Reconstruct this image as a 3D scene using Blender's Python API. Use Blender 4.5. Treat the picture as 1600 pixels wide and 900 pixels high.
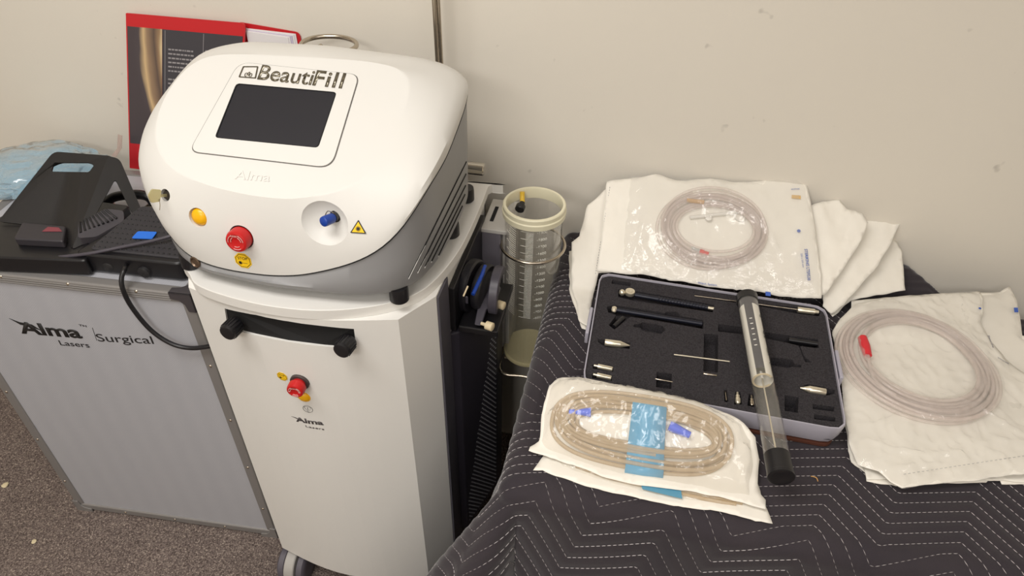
import bpy, bmesh, math, random
import numpy as np
from mathutils import Vector, Matrix, noise
from mathutils.bvhtree import BVHTree
from mathutils.geometry import delaunay_2d_cdt

for o in list(bpy.data.objects):
    bpy.data.objects.remove(o, do_unlink=True)
SC = bpy.context.scene
COL = SC.collection
random.seed(7)

# ------------------------------------------------------------------ camera
FPX = 1118.0
CAM_H = 1.6
PITCH, ROLL, YAW = math.radians(40.0), math.radians(1.07), math.radians(11.0)
def _axes():
    f = Vector((0, math.cos(PITCH), -math.sin(PITCH)))
    r = Vector((1, 0, 0)); u = r.cross(f)
    c, s = math.cos(ROLL), math.sin(ROLL)
    r2 = c*r + s*u; u2 = -s*r + c*u
    M = Matrix.Rotation(YAW, 3, 'Z')
    return M@f, M@r2, M@u2
AF, AR, AU = _axes()
CP = Vector((0, 0, CAM_H))
cd = bpy.data.cameras.new('camera'); cd.sensor_width = 36; cd.lens = FPX/1600*36
cd.clip_start = .01
cam = bpy.data.objects.new('camera', cd); COL.objects.link(cam)
m3 = Matrix((AR, AU, -AF)).transposed()
cam.matrix_world = Matrix.Translation(CP) @ m3.to_4x4()
SC.camera = cam

# ------------------------------------------------------------------ light
w = bpy.data.worlds.new('world'); SC.world = w; w.use_nodes = True
w.node_tree.nodes['Background'].inputs[0].default_value = (1, .96, .9, 1)
w.node_tree.nodes['Background'].inputs[1].default_value = .3
def area(name, loc, rot, sx, sy, power, col):
    l = bpy.data.lights.new(name, 'AREA'); l.shape = 'RECTANGLE'; l.size = sx; l.size_y = sy
    l.energy = power; l.color = col
    o = bpy.data.objects.new(name, l); COL.objects.link(o); o.location = loc; o.rotation_euler = rot
    return o
area('ceiling_light_main', (-.75, .05, 2.56), (0, 0, 0), 1.2, .6, 19, (1, .97, .935))
area('ceiling_light_side', (.95, -.75, 2.56), (0, 0, 0), 1.2, .6, 11, (1, .97, .94))
area('ceiling_light_far', (-.6, -1.7, 2.56), (0, 0, 0), 1.2, .6, 27, (1, .97, .94))
SC.view_settings.view_transform = 'Standard'
SC.view_settings.look = 'None'
SC.view_settings.exposure = 0.55
SC.view_settings.gamma = 1
SC.view_settings.use_curve_mapping = False
SC.cycles.transparent_max_bounces = 40

# ------------------------------------------------------------------ a pixel of the photo to a point on a real plane of the room
def ray(x, y):
    return AF + AR*((x-800)/FPX) - AU*((y-450)/FPX)
def Z(x, y, z):
    d = ray(x, y); return CP + d*((z-CAM_H)/d.z)
def V(x, y, v):
    d = ray(x, y); return CP + d*(v/d.y)
def U(x, y, u):
    d = ray(x, y); return CP + d*(u/d.x)
def PL(x, y, o, n):
    d = ray(x, y); o = Vector(o); n = Vector(n); return CP + d*((o-CP).dot(n)/d.dot(n))
def ONS(x, y, g):
    d = ray(x, y); a, b = .3, 3.0
    for _ in range(50):
        m = (a+b)/2; p = CP + d*m
        if p.z > g(p.x, p.y): a = m
        else: b = m
    return CP + d*a

# ------------------------------------------------------------------ materials
MATS = {}
def nt(name):
    m = bpy.data.materials.new(name); m.use_nodes = True
    n = m.node_tree; n.nodes.clear()
    o = n.nodes.new('ShaderNodeOutputMaterial')
    return m, n, o
def srgb(c):
    return tuple(((v/255)/12.92 if v/255 <= .04045 else ((v/255+.055)/1.055)**2.4) for v in c)+(1,)
def mat(name, rgb, rough=.5, metal=0, bump=0, bscale=200, var=0, vscale=8, spec=.5, coat=0, rgb2=None, clear=0):
    if name in MATS: return MATS[name]
    m, n, o = nt(name)
    b = n.nodes.new('ShaderNodeBsdfPrincipled')
    b.inputs['Base Color'].default_value = srgb(rgb)
    b.inputs['Roughness'].default_value = rough
    b.inputs['Metallic'].default_value = metal
    b.inputs['Specular IOR Level'].default_value = spec
    b.inputs['Coat Weight'].default_value = coat
    n.links.new(b.outputs[0], o.inputs[0])
    tc = n.nodes.new('ShaderNodeTexCoord')
    if var or rgb2:
        nz = n.nodes.new('ShaderNodeTexNoise'); nz.inputs['Scale'].default_value = vscale
        nz.inputs['Detail'].default_value = 5
        n.links.new(tc.outputs['Object'], nz.inputs['Vector'])
        mx = n.nodes.new('ShaderNodeMix'); mx.data_type = 'RGBA'
        c2 = srgb(rgb2) if rgb2 else tuple(v*(1-var) for v in srgb(rgb)[:3])+(1,)
        mx.inputs[6].default_value = srgb(rgb); mx.inputs[7].default_value = c2
        cr = n.nodes.new('ShaderNodeMapRange'); cr.inputs[1].default_value = .38; cr.inputs[2].default_value = .66
        n.links.new(nz.outputs[0], cr.inputs[0]); n.links.new(cr.outputs[0], mx.inputs[0])
        n.links.new(mx.outputs[2], b.inputs['Base Color'])
    if bump:
        nb = n.nodes.new('ShaderNodeTexNoise'); nb.inputs['Scale'].default_value = bscale; nb.inputs['Detail'].default_value = 4
        n.links.new(tc.outputs['Object'], nb.inputs['Vector'])
        bp = n.nodes.new('ShaderNodeBump'); bp.inputs['Strength'].default_value = bump; bp.inputs['Distance'].default_value = .002
        n.links.new(nb.outputs[0], bp.inputs['Height']); n.links.new(bp.outputs[0], b.inputs['Normal'])
    MATS[name] = m
    return m
def clearmat(name, rgb, clear, rough=.06, gloss=.5, diff=1.0, bump=0, bscale=60, trans=(255, 255, 255)):
    """thin plastic: part see-through, part diffuse, with a glossy fresnel coat"""
    if name in MATS: return MATS[name]
    m, n, o = nt(name)
    t = n.nodes.new('ShaderNodeBsdfTransparent'); t.inputs[0].default_value = srgb(trans)
    d = n.nodes.new('ShaderNodeBsdfDiffuse'); d.inputs[0].default_value = srgb(rgb)
    g = n.nodes.new('ShaderNodeBsdfGlossy'); g.inputs['Roughness'].default_value = rough
    mx = n.nodes.new('ShaderNodeMixShader'); mx.inputs[0].default_value = clear
    n.links.new(d.outputs[0], mx.inputs[1]); n.links.new(t.outputs[0], mx.inputs[2])
    fr = n.nodes.new('ShaderNodeLayerWeight'); fr.inputs[0].default_value = .5
    pw = n.nodes.new('ShaderNodeMath'); pw.operation = 'POWER'; pw.inputs[1].default_value = 3.5
    n.links.new(fr.outputs['Facing'], pw.inputs[0])
    ad = n.nodes.new('ShaderNodeMath'); ad.operation = 'MULTIPLY_ADD'; ad.inputs[1].default_value = .55; ad.inputs[2].default_value = .035
    n.links.new(pw.outputs[0], ad.inputs[0])
    ml = n.nodes.new('ShaderNodeMath'); ml.operation = 'MULTIPLY'; ml.inputs[1].default_value = gloss
    ml.use_clamp = True
    n.links.new(ad.outputs[0], ml.inputs[0])
    m2 = n.nodes.new('ShaderNodeMixShader')
    n.links.new(ml.outputs[0], m2.inputs[0]); n.links.new(mx.outputs[0], m2.inputs[1]); n.links.new(g.outputs[0], m2.inputs[2])
    if bump:
        tc = n.nodes.new('ShaderNodeTexCoord')
        nb = n.nodes.new('ShaderNodeTexNoise'); nb.inputs['Scale'].default_value = bscale; nb.inputs['Detail'].default_value = 3
        n.links.new(tc.outputs['Object'], nb.inputs['Vector'])
        bp = n.nodes.new('ShaderNodeBump'); bp.inputs['Strength'].default_value = bump; bp.inputs['Distance'].default_value = .004
        n.links.new(nb.outputs[0], bp.inputs['Height'])
        n.links.new(bp.outputs[0], g.inputs['Normal']); n.links.new(bp.outputs[0], fr.inputs['Normal'])
    n.links.new(m2.outputs[0], o.inputs[0])
    MATS[name] = m
    return m

WHITE = mat('white_powder_coat', (226, 224, 219), .42, bump=.05, bscale=900)
WHITE2 = mat('console_white_plastic', (216, 214, 209), .5, spec=.3, bump=.04, bscale=900)
GREY = mat('grey_plastic', (142, 142, 143), .42, bump=.05, bscale=900)
SLATE = mat('slate_panel', (82, 80, 88), .5, bump=.05, bscale=500)
BLACK = mat('black_plastic', (22, 21, 24), .38)
RUBBER = mat('black_rubber', (26, 25, 27), .6, bump=.2, bscale=400)
MATTE = mat('black_recess', (9, 9, 11), .8)
STEEL = mat('brushed_steel', (190, 180, 165), .25, metal=1)
BRASSY = mat('nickel_steel', (226, 218, 198), .28, metal=.8)
CHROME = mat('chrome', (205, 200, 190), .15, metal=1)
ALU = mat('aluminium_profile', (140, 137, 135), .42, metal=.3, bump=.05, bscale=300)
RED = mat('red_plastic', (190, 22, 24), .35)
YEL = mat('amber_lens', (240, 178, 8), .3)
YSTK = mat('yellow_sticker', (246, 200, 20), .5)
INK = mat('black_ink', (28, 26, 26), .6)
BLUEINK = mat('blue_ink', (60, 95, 180), .6)
WHITEINK = mat('white_ink', (235, 232, 222), .6)
CREAM = mat('cream_plastic', (226, 220, 192), .45)
IVORY = mat('ivory_plastic', (222, 205, 170), .45)
BLUEC = mat('blue_plastic', (15, 60, 150), .35)
PAPER = mat('pouch_paper', (238, 233, 222), .6, bump=.12, bscale=40, var=.05, vscale=14)
FILM = clearmat('pouch_film', (240, 237, 230), .83, .08, 1.0, bump=.5, bscale=70)
FILMG = clearmat('frosted_film', (238, 230, 214), .83, .09, 1.0, bump=.35, bscale=45)
TUBEP = clearmat('clear_pink_tube', (236, 220, 211), .70, .10, 1.0)
TUBET = clearmat('tan_tube', (204, 180, 144), .46, .2, .6)
CLEAR = clearmat('clear_acrylic', (235, 232, 220), .975, .04, 1.0)
CLEARW = clearmat('clear_canister_wall', (225, 220, 200), .962, .05, 1.2)
FOAM = mat('black_foam', (66, 63, 66), .95, bump=1.0, bscale=700, rgb2=(48, 46, 48), vscale=500, spec=.1)
FOAMD = mat('black_foam_recess', (34, 32, 34), .95, bump=.8, bscale=700, spec=.1)
TRAY = mat('silver_tray_plastic', (168, 165, 176), .4)
BLUEBAND = clearmat('blue_wrap', (70, 165, 210), .05, .2, .8)
BLUEBAG = clearmat('blue_bag_film', (150, 195, 220), .55, .12, 2.5, bump=.8, bscale=30)

# ------------------------------------------------------------------ mesh helpers
def woff(p):
    v = Vector((0, 0, 0))
    while p is not None:
        v += p.location; p = p.parent
    return v
def link(name, me, m, parent=None, origin=None):
    o = bpy.data.objects.new(name, me); COL.objects.link(o)
    if m: 
        me.materials.clear(); me.materials.append(m)
    if parent is not None:
        off = woff(parent); me.transform(Matrix.Translation(-off)); o.parent = parent
    else:
        if origin is None:
            vs = [v.co for v in me.vertices]
            if vs:
                origin = Vector(((min(v.x for v in vs)+max(v.x for v in vs))/2, (min(v.y for v in vs)+max(v.y for v in vs))/2, min(v.z for v in vs)))
        if origin is not None:
            origin = Vector(origin); me.transform(Matrix.Translation(-origin)); o.location = origin
    return o
def obj(name, bm, m, parent=None, smooth=40, bevel=0, seg=2, origin=None, recalc=True):
    if recalc: bmesh.ops.recalc_face_normals(bm, faces=bm.faces)
    if smooth:
        for f in bm.faces: f.smooth = True
        ang = math.radians(smooth)
        for e in bm.edges:
            e.smooth = not (len(e.link_faces) == 2 and e.calc_face_angle(0) > ang)
    me = bpy.data.meshes.new(name); bm.to_mesh(me); bm.free()
    o = link(name, me, m, parent, origin)
    if bevel:
        b = o.modifiers.new('bevel', 'BEVEL'); b.width = bevel; b.segments = seg; b.limit_method = 'ANGLE'; b.angle_limit = math.radians(35)
        b.harden_normals = False
    return o
def thing(name, label, cat, loc, group=None):
    o = bpy.data.objects.new(name, None); COL.objects.link(o); o.location = loc
    o.empty_display_size = .05
    return tag(o, label, cat, group)
def tag(o, label, cat, group=None):
    o['label'] = label; o['category'] = cat
    if group: o['group'] = group
    return o
def struct(o):
    o['kind'] = 'structure'; return o
def NB(): return bmesh.new()
def box(bm, a, b, M=None):
    x0, y0, z0 = a; x1, y1, z1 = b
    vs = [bm.verts.new((M @ Vector(c)) if M else c) for c in
          [(x0,y0,z0),(x1,y0,z0),(x1,y1,z0),(x0,y1,z0),(x0,y0,z1),(x1,y0,z1),(x1,y1,z1),(x0,y1,z1)]]
    for f in [(0,3,2,1),(4,5,6,7),(0,1,5,4),(1,2,6,5),(2,3,7,6),(3,0,4,7)]:
        bm.faces.new([vs[i] for i in f])
    return bm
def frame(p, n, up=Vector((0, 0, 1))):
    n = n.normalized(); r = up.cross(n)
    if r.length < 1e-4: r = Vector((1, 0, 0))
    r.normalize(); u = n.cross(r)
    return r, u, n
def cyl(bm, p0, p1, r0, r1=None, seg=24, cap=True):
    p0 = Vector(p0); p1 = Vector(p1); r1 = r0 if r1 is None else r1
    return lathe(bm, p0, p1-p0, [(0, r0), (1, r1)], seg, cap, True)
def lathe(bm, p, axis, prof, seg=32, cap=True, unit=False):
    """prof: (distance along axis, radius); unit: distances in axis lengths"""
    p = Vector(p); axis = Vector(axis)
    L = axis.length if unit else 1
    r, u, n = frame(p, axis, Vector((0, 0, 1)) if abs(axis.normalized().z) < .95 else Vector((0, 1, 0)))
    rings = []
    for d, rad in prof:
        c = p + n*(d*L)
        if rad < 1e-6: rings.append([bm.verts.new(c)])
        else: rings.append([bm.verts.new(c + (r*math.cos(2*math.pi*i/seg) + u*math.sin(2*math.pi*i/seg))*rad) for i in range(seg)])
    for a, b in zip(rings, rings[1:]):
        for i in range(seg):
            j = (i+1) % seg
            if len(a) == 1 and len(b) == 1: continue
            if len(a) == 1: bm.faces.new((a[0], b[i], b[j]))
            elif len(b) == 1: bm.faces.new((a[i], a[j], b[0]))
            else: bm.faces.new((a[i], a[j], b[j], b[i]))
    if cap:
        if len(rings[0]) > 1: bm.faces.new(rings[0][::-1])
        if len(rings[-1]) > 1: bm.faces.new(rings[-1])
    return bm
def catmull(pts, n=8, closed=False):
    pts = [Vector(p) for p in pts]; out = []
    N = len(pts)
    rng = range(N if closed else N-1)
    for i in rng:
        if closed: a, b, c, d = pts[(i-1)%N], pts[i], pts[(i+1)%N], pts[(i+2)%N]
        else: a, b, c, d = pts[max(i-1,0)], pts[i], pts[i+1], pts[min(i+2,N-1)]
        for k in range(n):
            t = k/n
            out.append(.5*((2*b)+(-a+c)*t+(2*a-5*b+4*c-d)*t*t+(-a+3*b-3*c+d)*t**3))
    if not closed: out.append(pts[-1])
    return out
def tube(bm, pts, r, seg=8, closed=False, rad=None):
    pts = [Vector(p) for p in pts]; N = len(pts); rings = []
    t0 = (pts[1]-pts[0]).normalized()
    up = Vector((0,0,1)) if abs(t0.z) < .9 else Vector((1,0,0))
    nrm = (up - t0*up.dot(t0)).normalized()
    for i in range(N):
        if closed: t = (pts[(i+1)%N]-pts[(i-1)%N])
        else: t = pts[min(i+1,N-1)]-pts[max(i-1,0)]
        if t.length < 1e-9: t = t0.copy()
        t.normalize()
        nrm = (nrm - t*nrm.dot(t)); nrm.normalize()
        b = t.cross(nrm)
        rr = rad[i] if rad else r
        rings.append([bm.verts.new(pts[i] + (nrm*math.cos(2*math.pi*k/seg)+b*math.sin(2*math.pi*k/seg))*rr) for k in range(seg)])
    for i in range(N if closed else N-1):
        a, b = rings[i], rings[(i+1)%N]
        for k in range(seg):
            j = (k+1) % seg
            bm.faces.new((a[k], a[j], b[j], b[k]))
    if not closed:
        bm.faces.new(rings[0][::-1]); bm.faces.new(rings[-1])
    return bm
def prism(bm, pts, d):
    """closed polygon of 3-D points extruded by vector d"""
    d = Vector(d)
    a = [bm.verts.new(Vector(p)) for p in pts]; b = [bm.verts.new(Vector(p)+d) for p in pts]
    bm.faces.new(a[::-1]); bm.faces.new(b)
    n = len(pts)
    for i in range(n): bm.faces.new((a[i], a[(i+1)%n], b[(i+1)%n], b[i]))
    return bm
def resample(pts, n):
    pts = [Vector(p) for p in pts]; N = len(pts)
    L = [0]
    for i in range(N): L.append(L[-1] + (pts[(i+1)%N]-pts[i]).length)
    out = []; k = 0
    for i in range(n):
        s = L[-1]*i/n
        while L[k+1] < s: k += 1
        f = (s-L[k])/max(L[k+1]-L[k], 1e-9)
        out.append(pts[k].lerp(pts[(k+1)%N], f))
    return out
def roundpoly(pts, r, k=6):
    pts = [Vector(p) for p in pts]; N = len(pts); out = []
    for i in range(N):
        p = pts[i]; a = (pts[i-1]-p); b = (pts[(i+1)%N]-p)
        rr = r[i] if isinstance(r, (list, tuple)) else r
        ra = min(rr, a.length*.49); rb = min(rr, b.length*.49)
        s = p + a.normalized()*ra; e = p + b.normalized()*rb
        for j in range(k+1):
            t = j/k
            out.append(s*(1-t)**2 + p*2*t*(1-t) + e*t*t)
    return out
def ringprism(bm, outer, inner, d, n=96):
    """plate with a hole: outer and inner loops (same direction), extruded by d"""
    d = Vector(d); o = resample(outer, n)
    inn = resample(inner, n)
    # align the start of the inner loop to the outer
    co = sum(o, Vector())/n; ci = sum(inn, Vector())/n
    best = min(range(n), key=lambda s: sum((inn[(i+s)%n]-ci - (o[i]-co)*.6).length for i in range(0, n, 8)))
    inn = inn[best:]+inn[:best]
    A = [bm.verts.new(p) for p in o]; B = [bm.verts.new(p) for p in inn]
    C = [bm.verts.new(p+d) for p in o]; D = [bm.verts.new(p+d) for p in inn]
    for i in range(n):
        j = (i+1) % n
        bm.faces.new((A[i], B[i], B[j], A[j])); bm.faces.new((C[i], C[j], D[j], D[i]))
        bm.faces.new((A[i], A[j], C[j], C[i])); bm.faces.new((B[i], D[i], D[j], B[j]))
    return bm
def bvh(o):
    me = o.data; off = woff(o)
    return BVHTree.FromPolygons([v.co + off for v in me.vertices], [tuple(p.vertices) for p in me.polygons])
def hit(x, y, tree):
    d = ray(x, y).normalized()
    p, n, i, dist = tree.ray_cast(CP, d)
    if n.dot(d) > 0: n = -n
    return p, n
def boolcut(o, cutters, op='DIFFERENCE'):
    for c in cutters:
        md = o.modifiers.new('cut', 'BOOLEAN'); md.operation = op; md.object = c; md.solver = 'EXACT'
    bpy.context.view_layer.update()
    dg = bpy.context.evaluated_depsgraph_get()
    me = bpy.data.meshes.new_from_object(o.evaluated_get(dg))
    o.modifiers.clear(); o.data = me
    for c in cutters: bpy.data.objects.remove(c, do_unlink=True)
    return o
def text(name, s, P, R, Uv, h, m, parent, width=None, ext=.0003, bold=0, spacing=1, shear=0, project=None, round_=0):
    """letters standing at P, running along R, h = cap height in metres, fitted to width when given"""
    cu = bpy.data.curves.new('t', 'FONT'); cu.body = s; cu.size = 1; cu.extrude = 0; cu.offset = bold
    cu.space_character = spacing; cu.shear = shear; cu.resolution_u = 4
    t = bpy.data.objects.new('t', cu); COL.objects.link(t)
    bpy.context.view_layer.update()
    dg = bpy.context.evaluated_depsgraph_get()
    me = bpy.data.meshes.new_from_object(t.evaluated_get(dg))
    bpy.data.objects.remove(t, do_unlink=True)
    xs = [v.co.x for v in me.vertices]; x0, x1 = min(xs), max(xs)
    sy = h/.70; sx = width/(x1-x0) if width else sy
    bm = NB(); bm.from_mesh(me)
    ret = bmesh.ops.extrude_face_region(bm, geom=list(bm.faces))
    R = Vector(R).normalized(); Uv = Vector(Uv).normalized(); N = R.cross(Uv).normalized()
    top = set(v for v in ret['geom'] if isinstance(v, bmesh.types.BMVert))
    for v in bm.verts:
        q = Vector(P) + R*((v.co.x-x0)*sx) + Uv*(v.co.y*sy)
        if project: q = project(q, N)
        v.co = q + N*(ext if v in top else -.0001)
    return obj(name, bm, m, parent, smooth=0)
def sharpgrid(a, b, n):
    return [a + (b-a)*i/(n-1) for i in range(n)]

# ------------------------------------------------------------------ the room
WALLY = 1.25
def wallmat():
    m, n, o = nt('painted_wall')
    b = n.nodes.new('ShaderNodeBsdfPrincipled'); b.inputs['Roughness'].default_value = .7
    b.inputs['Specular IOR Level'].default_value = .3
    tc = n.nodes.new('ShaderNodeTexCoord')
    nz = n.nodes.new('ShaderNodeTexNoise'); nz.inputs['Scale'].default_value = 1.4; nz.inputs['Detail'].default_value = 3
    n.links.new(tc.outputs['Object'], nz.inputs[0])
    mx = n.nodes.new('ShaderNodeMix'); mx.data_type = 'RGBA'
    mx.inputs[6].default_value = srgb((226, 220, 208)); mx.inputs[7].default_value = srgb((220, 213, 200))
    n.links.new(nz.outputs[0], mx.inputs[0])
    # small scuffs
    n2 = n.nodes.new('ShaderNodeTexNoise'); n2.inputs['Scale'].default_value = 26; n2.inputs['Detail'].default_value = 2
    n.links.new(tc.outputs['Object'], n2.inputs[0])
    mr = n.nodes.new('ShaderNodeMapRange'); mr.inputs[1].default_value = .74; mr.inputs[2].default_value = .80
    mr.inputs[4].default_value = .35
    n.links.new(n2.outputs[0], mr.inputs[0])
    m2 = n.nodes.new('ShaderNodeMix'); m2.data_type = 'RGBA'; m2.inputs[7].default_value = srgb((120, 112, 105))
    n.links.new(mr.outputs[0], m2.inputs[0]); n.links.new(mx.outputs[2], m2.inputs[6])
    n.links.new(m2.outputs[2], b.inputs['Base Color'])
    n3 = n.nodes.new('ShaderNodeTexNoise'); n3.inputs['Scale'].default_value = 180
    n.links.new(tc.outputs['Object'], n3.inputs[0])
    bp = n.nodes.new('ShaderNodeBump'); bp.inputs['Strength'].default_value = .08; bp.inputs['Distance'].default_value = .002
    n.links.new(n3.outputs[0], bp.inputs['Height']); n.links.new(bp.outputs[0], b.inputs['Normal'])
    n.links.new(b.outputs[0], o.inputs[0]); return m
WALL = wallmat()
def carpetmat():
    m, n, o = nt('speckled_carpet')
    b = n.nodes.new('ShaderNodeBsdfPrincipled'); b.inputs['Roughness'].default_value = .95
    b.inputs['Specular IOR Level'].default_value = .1
    tc = n.nodes.new('ShaderNodeTexCoord')
    def N(sc, det=2):
        z = n.nodes.new('ShaderNodeTexNoise'); z.inputs['Scale'].default_value = sc; z.inputs['Detail'].default_value = det
        n.links.new(tc.outputs['Object'], z.inputs[0]); return z
    a = N(330); r = n.nodes.new('ShaderNodeValToRGB')
    els = r.color_ramp.elements
    els[0].position = .34; els[0].color = srgb((80, 70, 66))
    els[1].position = .72; els[1].color = srgb((186, 172, 158))
    e = els.new(.46); e.color = srgb((112, 100, 95)); e = els.new(.60); e.color = srgb((132, 119, 112))
    n.links.new(a.outputs[0], r.inputs[0])
    c = N(7, 4)
    mr = n.nodes.new('ShaderNodeMapRange'); mr.inputs[3].default_value = .82; mr.inputs[4].default_value = 1.1
    n.links.new(c.outputs[0], mr.inputs[0])
    mx = n.nodes.new('ShaderNodeMix'); mx.data_type = 'RGBA'; mx.blend_type = 'MULTIPLY'; mx.inputs[0].default_value = 1
    n.links.new(r.outputs[0], mx.inputs[6]); n.links.new(mr.outputs[0], mx.inputs[7])
    n.links.new(mx.outputs[2], b.inputs['Base Color'])
    d = N(260, 3)
    bp = n.nodes.new('ShaderNodeBump'); bp.inputs['Strength'].default_value = .9; bp.inputs['Distance'].default_value = .004
    n.links.new(d.outputs[0], bp.inputs['Height']); n.links.new(bp.outputs[0], b.inputs['Normal'])
    n.links.new(b.outputs[0], o.inputs[0]); return m
X0, X1, Y0, CEIL = -2.6, 2.4, -2.6, 2.6
struct(obj('floor', box(NB(), (X0, Y0, -.05), (X1, WALLY, 0)), carpetmat(), smooth=0))
struct(obj('wall_back', box(NB(), (X0-.1, WALLY, -.05), (X1+.1, WALLY+.1, CEIL)), WALL, smooth=0))
struct(obj('wall_left', box(NB(), (X0-.1, Y0, -.05), (X0, WALLY, CEIL)), WALL, smooth=0))
struct(obj('wall_right', box(NB(), (X1, Y0, -.05), (X1+.1, WALLY, CEIL)), WALL, smooth=0))
struct(obj('wall_front', box(NB(), (X0-.1, Y0-.1, -.05), (X1+.1, Y0, CEIL)), WALL, smooth=0))
struct(obj('ceiling', box(NB(), (X0-.1, Y0-.1, CEIL), (X1+.1, WALLY+.1, CEIL+.1)), mat('ceiling_tile', (232, 228, 220), .9), smooth=0))

# ------------------------------------------------------------------ flight case
def casemat():
    m, n, o = nt('embossed_case_panel')
    b = n.nodes.new('ShaderNodeBsdfPrincipled'); b.inputs['Roughness'].default_value = .42; b.inputs['Metallic'].default_value = .05
    tc = n.nodes.new('ShaderNodeTexCoord')
    mp = n.nodes.new('ShaderNodeMapping'); mp.inputs['Rotation'].default_value = (0, math.radians(45), 0)
    mp.inputs['Scale'].default_value = (1, 1, 1)
    n.links.new(tc.outputs['Object'], mp.inputs[0])
    v = n.nodes.new('ShaderNodeTexVoronoi'); v.inputs['Scale'].default_value = 330; v.inputs['Randomness'].default_value = 0
    n.links.new(mp.outputs[0], v.inputs['Vector'])
    mr = n.nodes.new('ShaderNodeMapRange'); mr.inputs[1].default_value = .15; mr.inputs[2].default_value = .5
    n.links.new(v.outputs['Distance'], mr.inputs[0])
    mx = n.nodes.new('ShaderNodeMix'); mx.data_type = 'RGBA'
    mx.inputs[6].default_value = srgb((182, 183, 189)); mx.inputs[7].default_value = srgb((174, 175, 181))
    n.links.new(mr.outputs[0], mx.inputs[0]); n.links.new(mx.outputs[2], b.inputs['Base Color'])
    bp = n.nodes.new('ShaderNodeBump'); bp.inputs['Strength'].default_value = .15; bp.inputs['Distance'].default_value = .001
    n.links.new(mr.outputs[0], bp.inputs['Height']); n.links.new(bp.outputs[0], b.inputs['Normal'])
    n.links.new(b.outputs[0], o.inputs[0]); return m
CASEM = casemat()
CW, CD, CH = .522, .375, .78
cyaw = math.radians(3.5)
CR = Vector((math.cos(cyaw), math.sin(cyaw), 0)); CI = Vector((-math.sin(cyaw), math.cos(cyaw), 0))
CBR = Vector((-.731, .817, 0))                       # front right bottom corner
CB0 = CBR - CR*CW                                    # front left bottom corner
CM = Matrix.Translation(CB0) @ Matrix.Rotation(cyaw, 4, 'Z')   # local x right, y back, z up
case = thing('flight_case', 'tall silver grey aluminium edged flight case standing on the carpet left of the white cart', 'case', CM @ Vector((CW/2, CD/2, 0)))
obj('case_panel', box(NB(), (.004, .004, .008), (CW-.004, CD-.004, CH-.002), CM), CASEM, case, smooth=0)
E_ = .022
def edge(a, b):
    obj('edge_profile', box(NB(), a, b, CM), ALU, case, smooth=0, bevel=.004, seg=3)
for z0, z1 in ((.004, .004+E_), (CH-E_, CH)):
    edge((0, 0, z0), (CW, E_, z1)); edge((0, CD-E_, z0), (CW, CD, z1))
    edge((0, E_, z0), (E_, CD-E_, z1)); edge((CW-E_, E_, z0), (CW, CD-E_, z1))
for x in (0, CW-E_):
    for y in (0, CD-E_):
        edge((x, y, E_+.004), (x+E_, y+E_, CH-E_))
# ridges along the top front extrusion
bm = NB()
for k in (.003, .008, .013):
    cyl(bm, CM @ Vector((.03, -.0002, CH-.004-k)), CM @ Vector((CW-.04, -.0002, CH-.004-k)), .0011, seg=8)
obj('edge_ridge', bm, ALU, case)
def corner(sx, sy, sz):
    x = 0 if sx < 0 else CW; y = 0 if sy < 0 else CD; z = .0 if sz < 0 else CH
    c = Vector((x, y, z)); s = Vector((-sx, -sy, -sz)); t = .0028; L = .042
    bm = NB()
    for ax in range(3):
        others = [i for i in range(3) if i != ax]
        pts2 = [(0,0),(L,0),(L,L*.35),(L*.62,L*.42),(L*.42,L*.62),(L*.35,L),(0,L)]
        pts = []
        for a_, b_ in pts2:
            q = c.copy(); q[ax] -= s[ax]*t
            for o_ in others: q[o_] -= s[o_]*t
            q[others[0]] += s[others[0]]*a_; q[others[1]] += s[others[1]]*b_
            pts.append(CM @ q)
        dv = Vector((0,0,0)); dv[ax] = s[ax]*t
        prism(bm, pts, CM.to_3x3() @ dv)
    dark = mat('corner_steel', (92, 88, 92), .45, metal=.6) if sz > 0 else ALU
    obj('corner_bracket', bm, dark, case, smooth=0, bevel=.0008)
for sx in (-1, 1):
    for sy in (-1, 1):
        for sz in (-1, 1): corner(sx, sy, sz)
riv = []
for z in (.12, .28, .44, .60): riv += [(E_/2, z), (CW-E_/2, z)]
for x in (.13, .26, .39): riv += [(x, .015), (x+.03, CH-.006)]
for x, z in riv:
    bm = NB(); lathe(bm, CM @ Vector((x, .001, z)), CM.to_3x3() @ Vector((0, -1, 0)), [(0, .0038), (.0015, .0032), (.0026, .0014), (.0028, 0)], 12)
    obj('rivet', bm, STEEL, case)
# logo
FN = -CI
o0 = CM @ Vector((0, 0, 0))
def CF(x, y): return PL(x, y, o0 + FN*.0 + CI*.004, FN)
upz = Vector((0, 0, 1))
def ctext(s, x0, y0, x1, y1, h, bold=0, nm='logo_text', shear=0, m=INK):
    a = CF(x0, y0); b = CF(x1, y1); 
    text(nm, s, a + FN*.0004, (b-a), upz, h, m, case, width=(b-a).length, bold=bold, shear=shear)
ctext('Alma', 34, 520, 130, 528, .030, .03)
ctext('Lasers', 95, 539, 141, 543, .0135)
ctext('TM', 124, 509, 136, 511, .0045)
ctext('Surgical', 154, 533, 241, 537, .020)
bm = NB(); p = CF(144, 512); q = CF(151, 532)
prism(bm, [p, p+CR*.001, q+CR*.001, q], FN*.0004); obj('logo_text', bm, INK, case, smooth=0)
bm = NB()
sw = [CF(14, 497), CF(30, 503), CF(50, 507), CF(66, 517), CF(50, 511), CF(32, 507)]
prism(bm, [s + FN*.0002 for s in sw], FN*.0004); obj('logo_swoosh', bm, INK, case, smooth=0)
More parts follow.
